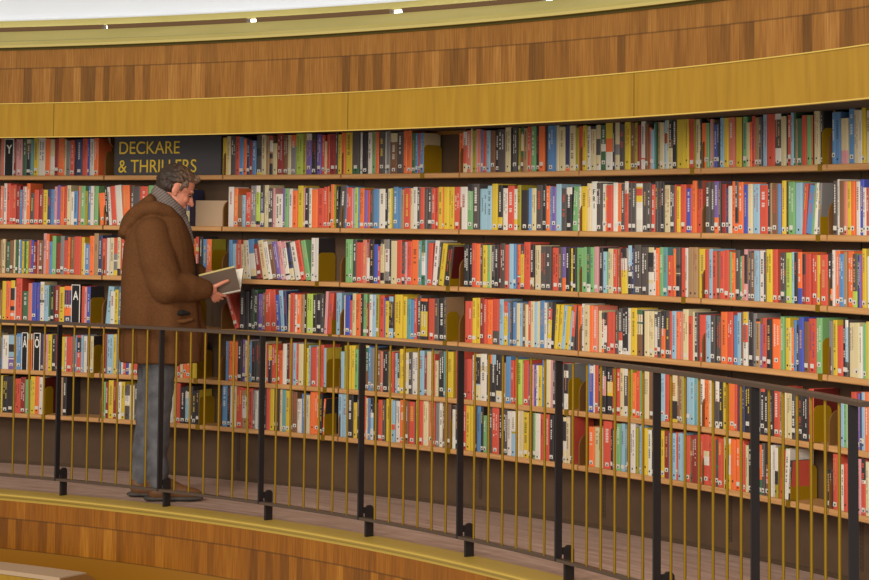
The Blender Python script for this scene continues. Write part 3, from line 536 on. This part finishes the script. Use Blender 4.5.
text('& THRILLERS', .1, M['lettering'], 'lettering', so, T @ Matrix.Translation((tx(.4771), .0028, .2749-zr)), tx(.5468)-tx(.4771), .079)
def letter_sign(k, t0, t1, body, lab, h=.236, tw=.6):
    T = frame((t0+t1)/2, RB-.001, SHZ[k]+.0006); w = (t1-t0)*RB/2
    mb = MB(); mb.box(-w, w, .002, .12, 0, h, T=T); mb2 = MB()
    o = mb.build('letter_sign', M['blacksign'], origin=T @ Vector((0, .06, 0))); tag(o, lab, 'sign')
    for x0, x1, z0, z1 in ((-w, -w+.004, 0, h), (w-.006, w, 0, h), (-w, w, h-.004, h)): mb2.box(x0, x1, .0005, .0018, z0, z1, T=T)
    mb2.build('white_edge', M['whitepaint'], o, origin=T @ Vector((0, .06, 0)))
    text(body, .08, M['whitepaint'], 'letter', o, T @ Matrix.Translation((-w*tw, .0012, h*.60)), w*2*tw, .055 if len(body) == 1 and body not in 'ÅÖ' else .07, .0012)
letter_sign(0, .3772, .3853, 'Y', 'narrow black divider with a white letter Y on the top shelf at left', .232)
letter_sign(3, .4385, .4462, 'A', 'narrow black divider with a white letter A on the fourth shelf left of the man')
letter_sign(4, .3958, .4012, 'Å', 'black divider with a white ringed letter behind an orange book, fifth shelf at left', .232, .66)
letter_sign(4, .4062, .4122, 'Ö', 'black divider with a white dotted letter O, fifth shelf at left', .232, .66)
# beige board at the back of the second shelf behind the man's face
T = frame(.5575, RB+.06, SHZ[1]+.0006); mb = MB(); mb.box(-.135, .105, 0, .012, 0, .155, T=T)
o = mb.build('board', M['boxboard'], origin=T @ Vector((0, 0, 0))); tag(o, 'blank beige board standing on the second shelf in front of the man\'s face', 'board')
# lettering FRI on the thick white book of the second shelf
for e in entries[1]:
    if e['p'] == 'F':
        par = None
        for ob in COL.objects:
            if ob.name.startswith('book') and ob.get('label') == e['label']: par = ob
        if par:
            T = e['T'] @ Matrix.Translation((e['w']*.5, -.0006, 0))
            for ch, zc in (('F', .185), ('R', .150), ('I', .115)):
                text(ch, .03, M['blacksign'], 'lettering', par, T @ Matrix.Translation((-.008 if ch != 'I' else -.002, 0, zc)), .017 if ch != 'I' else .004, .026)

# ------------------------------------------------------------------ railing
ZT, ZB = -.5895+FZ, -1.4603+FZ
pm = pol(P0+DP*3, RR, 0)
ra = empty('railing', pm, 'black steel railing with brass bars along the gallery edge', 'railing')
mb = MB(); mb.arc(TA+.02, TB-.02, [(RR-.022, ZT-.017), (RR+.022, ZT-.017), (RR+.022, ZT-.003), (RR+.018, ZT), (RR-.018, ZT), (RR-.022, ZT-.003)]); mb.build('handrail', M['rail'], ra, origin=pm)
mb = MB(); mb.arc(TA+.02, TB-.02, [(RR-.016, ZB-.014), (RR+.016, ZB-.014), (RR+.016, ZB), (RR-.016, ZB)]); mb.build('bottom_rail', M['rail'], ra, origin=pm)
t00 = P0+DP*0
i0 = -6
PT0 = P0-DP*0
for i in range(-3, 12):
    t = PT0+DP*i
    if t < TA+.03 or t > TB-.03: continue
    T = frame(t, RR, 0)
    mb = MB(); mb.box(-.005, .005, -.018, .016, ZB-.012, ZT-.017, T=T); mb.build('post', M['steel'], ra, origin=pm)
    # foot: upright plate with a rounded top, standing on the gallery edge
    n = 8; q = [(.032, 0), (.032, .135)]+[(.056-.024*math.cos(a), .135+.024*math.sin(a)) for a in [math.pi*j/n for j in range(1, n+1)]]+[(.080, 0)]
    A = [T @ Vector((-.007, y, z)) for y, z in q]; B_ = [T @ Vector((.007, y, z)) for y, z in q]
    mb = MB(); mb.face(A); mb.face(B_[::-1])
    for a in range(len(A)):
        b = (a+1) % len(A); mb.face([A[a], B_[a], B_[b], A[b]])
    mb.box(-.006, .006, .02, .05, .12, .15, T=T)
    mb.build('post_foot', M['steel'], ra, origin=pm)
    for j in range(1, 7):
        tb = t+DP*j/7
        if tb > TB-.03: continue
        mb = MB(); p = pol(tb, RR, 0)
        for s_ in range(8):
            a0, a1 = s_*math.pi/4, (s_+1)*math.pi/4
            mb.face([p+Vector((.0058*math.cos(a0), .0058*math.sin(a0), ZB-.001)), p+Vector((.0058*math.cos(a1), .0058*math.sin(a1), ZB-.001)),
                     p+Vector((.0058*math.cos(a1), .0058*math.sin(a1), ZT-.016)), p+Vector((.0058*math.cos(a0), .0058*math.sin(a0), ZT-.016))])
        mb.build('baluster', M['brass'], ra, origin=pm, smooth=True)
# ledge of the stair opening, lower left
pm2 = pol(.45, 7.1, -.6)
e = empty('stair_parapet', pm2, 'low wooden parapet with a pale top at the bottom left, below the gallery', 'parapet')
mb = MB(); mb.arc(TA, .592, [(7.0, -.350), (7.2, -.350), (7.2, -.328), (7.0, -.328)]); mb.build('cap', M['boxboard'], e, origin=pm2)
mb = MB(); mb.arc(TA, .588, [(7.005, -.9), (7.19, -.9), (7.19, -.352), (7.005, -.352)]); mb.build('panel', M['gold'], e, origin=pm2)
mb = MB(); T = frame(.592, 7.1, 0)
q = [(0, -.9), (.12, -.9), (.12, -.45)]+[(.12*math.cos(a), -.45+.115*math.sin(a)) for a in [math.pi/2*j/6 for j in range(1, 7)]]
A = [T @ Vector((x, -.095, z)) for x, z in q]; B_ = [T @ Vector((x, .095, z)) for x, z in q]
mb.face(A[::-1]); mb.face(B_)
for a in range(len(A)):
    b = (a+1) % len(A); mb.face([A[a], A[b], B_[b], B_[a]])
mb.build('rounded_end', M['bracket'], e, origin=pm2)
# ------------------------------------------------------------------ the man
def blend(name, prims, voxel, m, parent=None, smooth=6, fac=.6, disp=None):
    """union of ellipsoids and tapered limbs, remeshed into one continuous skin"""
    bm = bmesh.new()
    def ball(c, r, rot=None, seg=20):
        r = (r, r, r) if isinstance(r, (int, float)) else r
        mtx = Matrix.Translation(c) @ (rot or Matrix.Identity(4)) @ Matrix.Diagonal((*r, 1))
        bmesh.ops.create_uvsphere(bm, u_segments=seg, v_segments=seg//2+2, radius=1, matrix=mtx)
    def limb(a, b, ra, rb, flat=1):
        a, b = Vector(a), Vector(b); d = b-a; L = d.length
        q = d.to_track_quat('Z', 'Y').to_matrix().to_4x4()
        ball(a, ra); ball(b, rb)
        bmesh.ops.create_cone(bm, cap_ends=True, segments=20, radius1=ra, radius2=rb, depth=L, matrix=Matrix.Translation((a+b)/2) @ q)
    def loft(secs):
        n = 28; rings = []
        for z, xb, xf, hw in secs:
            cx = (xb+xf)/2; rx = (xf-xb)/2; ring = []
            for i in range(n):
                a = 2*math.pi*i/n; ca, sa = math.cos(a), math.sin(a)
                e = .8
                ring.append(bm.verts.new((cx+rx*math.copysign(abs(ca)**e, ca), hw*math.copysign(abs(sa)**e, sa), z)))
            rings.append(ring)
        for r0, r1 in zip(rings, rings[1:]):
            for i in range(n):
                bm.faces.new((r0[i], r0[(i+1) % n], r1[(i+1) % n], r1[i]))
        bm.faces.new(rings[0][::-1]); bm.faces.new(rings[-1])
    for p in prims:
        if p[0] == 'b': ball(*p[1:])
        elif p[0] == 'l': limb(*p[1:])
        elif p[0] == 'loft': loft(p[1])
        elif p[0] == 'path':
            pts = p[1]
            for (a, ra), (b, rb) in zip(pts, pts[1:]): limb(a, b, ra, rb)
    bmesh.ops.recalc_face_normals(bm, faces=bm.faces)
    me = bpy.data.meshes.new(name); bm.to_mesh(me); bm.free()
    ob = bpy.data.objects.new('tmp', me); COL.objects.link(ob)
    r = ob.modifiers.new('r', 'REMESH'); r.mode = 'VOXEL'; r.voxel_size = voxel
    s = ob.modifiers.new('s', 'SMOOTH'); s.factor = fac; s.iterations = smooth
    dg = bpy.context.evaluated_depsgraph_get(); m2 = bpy.data.meshes.new_from_object(ob.evaluated_get(dg)); bpy.data.objects.remove(ob)
    m2.name = name
    if disp: disp(m2)
    m2.materials.clear(); m2.materials.append(m); m2.polygons.foreach_set('use_smooth', [True]*len(m2.polygons))
    o = bpy.data.objects.new(name, m2); COL.objects.link(o)
    if parent: o.parent = parent
    return o

def X(px): return (px-160)/177
def Z(py): return (498.9-py)/178.6
def V(px, py, y=0): return Vector((X(px), y, Z(py)))

skin = mat('skin', (212, 138, 112), .5, bump=(60, .08, .002))
def coatn(nt, b):
    tc = nt.nodes.new('ShaderNodeTexCoord'); n = nt.nodes.new('ShaderNodeTexNoise'); n.inputs['Scale'].default_value = 90; n.inputs['Detail'].default_value = 6
    nt.links.new(tc.outputs['Object'], n.inputs['Vector']); r = ramp(nt, [(.2, (88, 56, 32)), (.8, (104, 68, 40))]); nt.links.new(n.outputs['Fac'], r.inputs['Fac'])
    nt.links.new(r.outputs['Color'], b.inputs['Base Color'])
    bp = nt.nodes.new('ShaderNodeBump'); bp.inputs['Strength'].default_value = .2; bp.inputs['Distance'].default_value = .003; nt.links.new(n.outputs['Fac'], bp.inputs['Height']); nt.links.new(bp.outputs['Normal'], b.inputs['Normal'])
wool = mat('brown_wool', rough=.9, build=coatn, spec=.1)
def jeansn(nt, b):
    tc = nt.nodes.new('ShaderNodeTexCoord'); n = nt.nodes.new('ShaderNodeTexNoise'); n.inputs['Scale'].default_value = 14; n.inputs['Detail'].default_value = 8
    nt.links.new(tc.outputs['Object'], n.inputs['Vector']); r = ramp(nt, [(.3, (80, 80, 84)), (.7, (108, 108, 112))]); nt.links.new(n.outputs['Fac'], r.inputs['Fac'])
    nt.links.new(r.outputs['Color'], b.inputs['Base Color'])
denim = mat('grey_denim', rough=.85, build=jeansn, spec=.15)
def hairn(nt, b):
    tc = nt.nodes.new('ShaderNodeTexCoord'); mp = nt.nodes.new('ShaderNodeMapping'); mp.inputs['Scale'].default_value = (60, 200, 60)
    sp = nt.nodes.new('ShaderNodeSeparateXYZ'); nt.links.new(tc.outputs['Object'], sp.inputs[0])
    n = nt.nodes.new('ShaderNodeTexNoise'); n.inputs['Scale'].default_value = 1; nt.links.new(tc.outputs['Object'], mp.inputs[0]); nt.links.new(mp.outputs[0], n.inputs['Vector'])
    ad = nt.nodes.new('ShaderNodeMath'); ad.operation = 'MULTIPLY_ADD'; nt.links.new(sp.outputs[0], ad.inputs[0]); ad.inputs[1].default_value = 3.2; nt.links.new(n.outputs['Fac'], ad.inputs[2])
    r = ramp(nt, [(.72, (46, 32, 23)), (1.12, (112, 86, 68))]); nt.links.new(ad.outputs[0], r.inputs['Fac']); nt.links.new(r.outputs['Color'], b.inputs['Base Color'])
hairm = mat('greying_brown_hair', rough=.55, build=hairn)
def scarfn(nt, b):
    tc = nt.nodes.new('ShaderNodeTexCoord'); mp = nt.nodes.new('ShaderNodeMapping'); mp.inputs['Rotation'].default_value = (0, math.radians(38), 0)
    w = nt.nodes.new('ShaderNodeTexWave'); w.wave_type = 'BANDS'; w.bands_direction = 'Z'; w.inputs['Scale'].default_value = 22; w.inputs['Distortion'].default_value = 1.2
    nt.links.new(tc.outputs['Object'], mp.inputs[0]); nt.links.new(mp.outputs[0], w.inputs['Vector'])
    r = ramp(nt, [(0, (92, 82, 80)), (.6, (106, 96, 92)), (1, (128, 116, 108))]); nt.links.new(w.outputs['Fac'], r.inputs['Fac']); nt.links.new(r.outputs['Color'], b.inputs['Base Color'])
scarfm = mat('striped_grey_wool', rough=.9, build=scarfn)

mx, my = MANPOS
# head frame
HC = V(170.8, 190, .0); HS = 1.08; HR = Matrix.Translation(HC) @ Matrix.Rotation(math.radians(10), 4, 'Z') @ Matrix.Rotation(math.radians(27), 4, 'Y') @ Matrix.Scale(HS, 4)
def H(x, y, z): return HR @ Vector((x, y, z))
hr = HR.to_3x3().to_4x4()   # rotation and size
prims = [('b', H(-.012, 0, .032), (.098, .077, .088), hr), ('b', H(.028, 0, -.035), (.062, .060, .078), hr), ('b', H(.055, 0, -.100), (.032, .034, .026), hr), ('b', H(.02, 0, -.09), (.05, .046, .03), hr),
         ('b', H(.0, 0, -.075), (.065, .055, .035), hr),
         ('l', H(.086, 0, .004), H(.112, 0, -.036), .009, .014), ('b', H(.098, .011, -.040), .009), ('b', H(.098, -.011, -.040), .009),
         ('b', H(.080, 0, .022), (.014, .046, .010), hr), ('b', H(.085, 0, -.064), (.012, .024, .007), hr), ('b', H(.084, 0, -.076), (.011, .021, .007), hr),
         ('b', H(.060, .032, -.03), (.024, .022, .022), hr), ('b', H(.060, -.032, -.03), (.024, .022, .022), hr)]
for sgn in (1, -1):
    prims += [('b', H(-.008, sgn*.077, -.008), (.020, .009, .032), hr @ Matrix.Rotation(sgn*-.35, 4, 'Z')), ('b', H(.0, sgn*.074, -.032), (.011, .008, .012), hr)]
# neck, trunk, legs
prims += [('l', H(-.035, 0, -.045), V(156, 214), .062, .066), ('b', V(155, 250), (.13, .17, .18)), ('b', V(156, 300), (.13, .15, .2)), ('b', V(157, 350), (.13, .16, .14))]
hip = {-1: V(158, 362, -.09), 1: V(152, 362, .09)}; knee = {-1: V(158, 426, -.10), 1: V(146, 426, .09)}; ank = {-1: V(160, 482, -.10), 1: V(142, 480, .08)}
for s_ in (-1, 1):
    prims += [('l', hip[s_], knee[s_], .075, .05), ('l', knee[s_], ank[s_], .048, .034), ('l', ank[s_], ank[s_]+Vector((.09, 0, -.045)), .032, .022)]
# arms
sh = {-1: V(152, 236, -.165), 1: V(152, 236, .165)}; el = {-1: V(168, 288, -.205), 1: V(168, 284, .22)}; wr = {-1: V(200, 290.5, -.115), 1: V(193, 276, .13)}
for s_ in (-1, 1):
    prims += [('l', sh[s_], el[s_], .055, .042), ('l', el[s_], wr[s_], .042, .027)]
# right hand: palm under the book, four fingers round the spine, thumb up the near cover
p0 = wr[-1]; palm = V(208.5, 290.5, -.092)
prims += [('l', p0, palm, .022, .021), ('b', palm, (.030, .018, .026))]
for i, (a, b, c) in enumerate((((213, 293.5, -.080), (218, 296, -.062), (222, 297, -.040)), ((212, 295, -.078), (216, 299, -.052), (219, 300, -.026)),
                               ((210, 296, -.078), (213, 301, -.050), (215, 302, -.026)), ((208, 296.5, -.080), (210, 301.5, -.058), (211.5, 303, -.038)))):
    rr = (.0092, .0092, .0088, .0078)[i]
    prims += [('l', palm+Vector((.0, 0, -.004)), V(*a), rr*1.15, rr*1.05), ('l', V(*a), V(*b), rr*1.05, rr), ('l', V(*b), V(*c), rr, rr*.85)]
prims += [('l', palm+Vector((-.005, -.004, .008)), V(214, 286, -.104), .0135, .0115), ('l', V(214, 286, -.104), V(219, 283.5, -.098), .0115, .0105), ('l', V(219, 283.5, -.098), V(224, 281.5, -.088), .0105, .009)]
# left hand: cradles the far half of the book
p1 = wr[1]; palm = V(201, 279, .125)
prims += [('l', p1, palm, .024, .022), ('b', palm, (.032, .02, .024))]
for i, (a, b, c) in enumerate((((206, 283, .135), (211, 288, .12), (215, 292, .09)), ((208, 282, .14), (214, 286, .13), (219, 290, .10)),
                               ((209, 280, .145), (216, 284, .135), (221, 288, .11)), ((209, 278, .145), (216, 281, .14), (221, 284, .12)))):
    rr = .0092
    prims += [('l', palm, V(*a), rr*1.15, rr*1.05), ('l', V(*a), V(*b), rr*1.05, rr), ('l', V(*b), V(*c), rr, rr*.85)]
prims += [('l', palm, V(203, 272.5, .105), .013, .0115), ('l', V(203, 272.5, .105), V(208, 273.5, .085), .0115, .0095)]
man = blend('person', prims, .0045, skin, smooth=3, fac=.5)
man.location = (mx, my, 0); man.rotation_euler = (0, 0, math.radians(MANROT))
tag(man, 'man in a brown hooded wool coat and grey jeans reading a book beside the shelves', 'person')
# hair: cap of overlapping locks
rh = random.Random(3); hp = []
for i in range(420):
    u = rh.uniform(-1, 1); a = rh.uniform(0, 2*math.pi); z = u; r_ = math.sqrt(1-z*z)
    x, y = r_*math.cos(a), r_*math.sin(a)
    # hairline in head space
    lx, ly, lz = x*.100-.012, y*.078, z*.091+.032
    if lx > .035 and lz < .075-.0*lx: continue
    if lx > .068 and lz < .09: continue
    if lx > -.01 and lz < .028: continue
    if lz < -.035 and lx > -.035: continue
    if lz < -.055: continue
    q = Vector((lx, ly, lz)); tilt = Matrix.Rotation(rh.uniform(-.3, .3), 4, 'X') @ Matrix.Rotation(math.atan2(lx+.012, lz-.0)*1, 4, 'Y')
    hp.append(('b', H(*q), (rh.uniform(.016, .026), rh.uniform(.005, .008), rh.uniform(.004, .007)), hr @ tilt, 10))
hp.append(('b', H(-.018, 0, .040), (.098, .0785, .089), hr))
hp.append(('b', H(-.045, 0, .0), (.064, .070, .070), hr))
for i in range(40):   # wavy front lock
    a = rh.uniform(-1, 1); hp.append(('b', H(.068+rh.uniform(-.018, .014), a*.045, .094+rh.uniform(-.012, .012)), (rh.uniform(.009, .016), .007, rh.uniform(.006, .010)), hr @ Matrix.Rotation(rh.uniform(-1, 1), 4, 'Y'), 10))
# sideburns
for s_ in (-1, 1): hp.append(('b', H(.018, s_*.070, .018), (.010, .007, .026), hr))
blend('hair', hp, .0042, hairm, man, smooth=4, fac=.55)
eyem = mat('eye', (60, 44, 36), .2)
for s_ in (-1, 1):
    bm = bmesh.new(); bmesh.ops.create_uvsphere(bm, u_segments=12, v_segments=8, radius=.0085, matrix=Matrix.Translation(H(.0805, s_*.031, .0))); me = bpy.data.meshes.new('eye'); bm.to_mesh(me); bm.free(); me.materials.append(eyem)
    o = bpy.data.objects.new('eye', me); COL.objects.link(o); o.parent = man
    blend('eyebrow', [('l', H(.093, s_*.014, .020), H(.083, s_*.045, .018), .004, .003)], .002, hairm, man, 1)
# coat
def folds(me):
    for v in me.vertices:
        p = v.co
        k = max(0, min(1, (1.42-p.z)/.5))
        a = math.atan2(p.y, p.x)
        n_ = noise.noise(Vector((a*2.6, p.z*1.1, 3)))*.016*k + noise.noise(Vector((p.x*7, p.y*7, p.z*6)))*.006
        d = Vector((p.x, p.y, 0)); d = d.normalized() if d.length > .01 else Vector((1, 0, 0))
        # creases round the bent elbow and down the back
        e_ = (p-el[-1]); r2 = e_.length
        if r2 < .26: n_ += noise.noise(Vector((e_.x*14+e_.z*16, p.y*5, (e_.z-e_.x)*5)))*.013*(1-r2/.26)
        n_ += .006*math.sin(a*9+noise.noise(Vector((0, 0, p.z*3)))*2)*k*.8
        v.co = p+d*n_
c = [('loft', [(Z(363), X(119), X(199), .235), (Z(345), X(118), X(199), .235), (Z(320), X(118), X(197), .232), (Z(295), X(118), X(194), .23), (Z(270), X(118.5), X(192), .23), (Z(250), X(119.5), X(190), .232),
               (Z(237), X(122), X(187), .225), (Z(226), X(128), X(183), .20), (Z(214), X(138), X(177), .14)])]
for s_ in (-1, 1):
    c += [('b', sh[s_]+Vector((-.01, 0, -.005)), .10), ('path', [(sh[s_]+Vector((-.01, 0, 0)), .10), (sh[s_]*.5+el[s_]*.5+Vector((-.02, s_*.01, 0)), .104), (el[s_]+Vector((-.02, 0, .005)), .100)]),
          ('path', [(el[s_]+Vector((-.015, 0, .005)), .098), (el[s_]*.5+wr[s_]*.5+Vector((0, 0, .004)), .084), (wr[s_]+Vector((.0, 0, .002)), .058)])]
c += [('path', [(V(184, 262, .02), .03), (V(191, 300, .02), .03), (V(199, 356, .03), .026)]), ('b', V(194, 340, .02), (.055, .14, .13))]
# hood: a thick roll round the neck that lies down the back
side = [(128, 224, .0, .055), (130, 221, .06, .055), (134, 216, .11, .050), (142, 211, .145, .045), (153, 210, .155, .042), (164, 214, .135, .040), (173, 224, .10, .036), (180, 237, .065, .032), (186, 254, .03, .026)]
for s_ in (-1, 1):
    c.append(('path', [(V(a, b, s_*y), r) for a, b, y, r in side]))
ry = lambda d: Matrix.Rotation(math.radians(d), 4, 'Y')
c += [('b', V(133, 219), (.125, .155, .062), ry(-47)), ('b', V(143, 209), (.09, .14, .055), ry(-40)), ('path', [(V(122, 233, -.09), .034), (V(120.5, 235, 0), .036), (V(122, 233, .09), .034)]),
      ('path', [(V(146, 203, -.09), .034), (V(148, 201, 0), .036), (V(146, 203, .09), .034)]), ('b', V(158, 222), (.13, .17, .07))]
coat = blend('coat', c, .0065, wool, man, smooth=5, fac=.6, disp=folds)
# pocket with a dark mouth, yoke seam, cuff strap
dk = mat('dark_lining', (22, 16, 14), .9)
blend('pocket', [('path', [(V(174, 314, -.212), .010), (V(180, 312.5, -.216), .017), (V(187, 313, -.204), .008)])], .003, dk, man, 2)
blend('pocket_flap', [('path', [(V(174, 321, -.212), .010), (V(182, 321, -.214), .012), (V(190, 319, -.203), .010)])], .004, wool, man, 3)
blend('cuff', [('b', wr[-1]+Vector((-.03, 0, .002)), (.010, .064, .064), Matrix.Rotation(math.radians(-12), 4, 'Z'))], .004, wool, man, 2)
blend('coat_edge', [('path', [(V(183, 236, -.075), .009), (V(190, 258, -.06), .008), (V(194, 285, -.05), .008)])], .004, dk, man, 2)
# scarf
sc = []
for rz, rx, rr_ in ((-.015, .088, .030), (.020, .084, .030), (.050, .076, .026)):
    pts = []
    for i in range(15):
        a = math.pi*2*i/14; x = .028+rx*.92*math.cos(a); y = rx*.94*math.sin(a)
        pts.append((Vector((x, y, 1.618+rz-.95*(x-.022))), rr_))
    sc.append(('path', pts))
sc.append(('path', [(V(176, 216, -.04), .028), (V(182, 228, -.035), .026), (V(187, 244, -.02), .020)]))
blend('scarf', sc, .0045, scarfm, man, smooth=3)
# jeans
def creases(me):
    for v in me.vertices:
        p = v.co; n_ = noise.noise(Vector((p.x*9, p.y*9, p.z*16)))*.008*(1.6 if p.z < .3 else 1); d = Vector((p.x-X(155), p.y-(.09 if p.y > 0 else -.09), 0)).normalized(); v.co = p+d*n_
j = [('b', V(157, 352), (.15, .165, .13))]
for s_ in (-1, 1):
    j += [('path', [(hip[s_], .094), (knee[s_]*.5+hip[s_]*.5, .082), (knee[s_], .068), (knee[s_]*.5+ank[s_]*.5+Vector((-.01, 0, 0)), .062), (ank[s_]+Vector((-.0, 0, .0)), .058)])]
blend('jeans', j, .007, denim, man, smooth=4, disp=creases)
# shoes
leather = mat('brown_leather', (104, 68, 38), .55); sole = mat('grey_rubber', (72, 68, 66), .7)
for s_ in (-1, 1):
    a = ank[s_]; bx = a.x+.012
    f = blend('shoe', [('b', Vector((bx-.035, a.y, .065)), (.048, .040, .05)), ('l', Vector((bx-.03, a.y, .045)), Vector((bx+.13, a.y, .045)), .045, .040), ('b', Vector((bx+.15, a.y, .042)), (.075, .046, .034)), ('l', Vector((bx, a.y, .095)), Vector((bx+.10, a.y, .060)), .050, .036)], .005, leather, man, 4)
    blend('sole', [('b', Vector((bx+.05, a.y, .017)), (.14, .048, .0165)), ('b', Vector((bx+.14, a.y, .017)), (.095, .052, .0165)), ('b', Vector((bx-.04, a.y, .017)), (.060, .044, .0165))], .004, sole, f, 2)
# the open book in his hands
pgm = mat('white_page', (232, 226, 212), .8); cvm = mat('taupe_cover', (112, 96, 84), .5); crm = mat('cream_page_edge', (214, 196, 130), .7)
S0, S1 = V(207, 299.5, -.012), V(237, 293, .0); F0, F1 = V(195.5, 277.5, -.085), V(231, 268.5, -.075); G0, G1 = V(199, 279, .10), V(239.5, 271, .10)
def slab(mb, a, b, c_, d, n_, th, col=None):
    n_ = n_.normalized()*th; mb.hexa([a, b, c_, d, a+n_, b+n_, c_+n_, d+n_])
up = Vector((0, 0, 1))
rot = Matrix.Translation(man.location) @ man.rotation_euler.to_matrix().to_4x4()
W = lambda p: rot @ p
n1 = (S1-S0).cross(F0-S0); n1 = n1 if n1.y > 0 or n1.z > 0 else -n1
n1 = n1.normalized(); n1 = n1 if n1.dot(Vector((0, 1, .3))) > 0 else -n1
n2 = (S1-S0).cross(G0-S0).normalized(); n2 = n2 if n2.dot(Vector((0, -1, .6))) > 0 else -n2
org = W((S0+S1)/2)
mb = MB(); slab(mb, *[W(p) for p in (S0, S1, F1, F0)], rot.to_3x3() @ n1, .003); slab(mb, *[W(p) for p in (S0, S1, G1, G0)], rot.to_3x3() @ n2, .003)
bk = mb.build('book', cvm, origin=org); tag(bk, 'open taupe book held in the man\'s hands', 'book')
def inset(a, b, c_, d, k=.04): 
    m_ = (a+b+c_+d)/4; return [p+(m_-p)*k for p in (a, b, c_, d)]
mb = MB(); q = [p+n1*.0032 for p in inset(S0, S1, F1, F0, .02)]; q[2] += (F1-S1)*.02; q[3] += (F0-S0)*.02
slab(mb, *[W(p) for p in q], rot.to_3x3() @ n1, .016); o = mb.build('page_block', crm, bk, origin=org)
mb = MB(); q = [p+n2*.0032 for p in inset(S0, S1, G1, G0, .02)]; slab(mb, *[W(p) for p in q], rot.to_3x3() @ n2, .010); mb.build('page_block', pgm, bk, origin=org)

# ------------------------------------------------------------------ light
W_ = bpy.data.worlds.new('hall'); SC.world = W_; W_.use_nodes = True
bg = W_.node_tree.nodes['Background']; bg.inputs['Color'].default_value = (*AMBC, 1); bg.inputs['Strength'].default_value = AMB
def area(name, loc, target, size, power, col, shape='DISK'):
    l = bpy.data.lights.new(name, 'AREA'); l.shape = shape; l.size = size; l.energy = power; l.color = col
    o = bpy.data.objects.new(name, l); COL.objects.link(o); o.location = loc
    o.rotation_euler = (Vector(target)-Vector(loc)).to_track_quat('-Z', 'Y').to_euler(); return o
for args in LIGHTS: area(*args)
# lamp tubes in the trough behind the ledge wash the plaster wall
tube = mat('lamp_tube', (255, 250, 238), .5)
b = tube.node_tree.nodes['Principled BSDF']; b.inputs['Emission Color'].default_value = (.95, .98, 1, 1); b.inputs['Emission Strength'].default_value = TUBE
tt = TA+.01
labs = iter(range(99))
while tt < TB-.13:
    g = MB(); g.arc(tt, tt+.118, [(9.052, 2.800), (9.062, 2.800), (9.062, 2.816), (9.052, 2.816)]); o = g.build('lamp_tube', tube, origin=pol(tt+.06, 9.056, 2.808))
    tag(o, 'white lamp tube behind the ledge under the plaster wall', 'lamp', 'lamp tubes behind the upper ledge'); tt += .12

# ------------------------------------------------------------------ camera
cam = bpy.data.cameras.new('camera'); co = bpy.data.objects.new('camera', cam); COL.objects.link(co)
cam.sensor_width = 36; cam.lens = 2058.574*36/869; cam.clip_start = .05
co.matrix_world = Matrix.Translation((0, 0, FZ)) @ Matrix.Rotation(math.pi/2+.0650675, 4, 'X') @ Matrix.Rotation(.0085898, 4, 'Z')
cam.shift_y = -(290-85.945)/869; cam.shift_x = 0
SC.camera = co
SC.view_settings.view_transform = 'Standard'; SC.view_settings.look = 'None'; SC.view_settings.gamma = 1; SC.view_settings.use_curve_mapping = False
SC.view_settings.exposure = EXPO
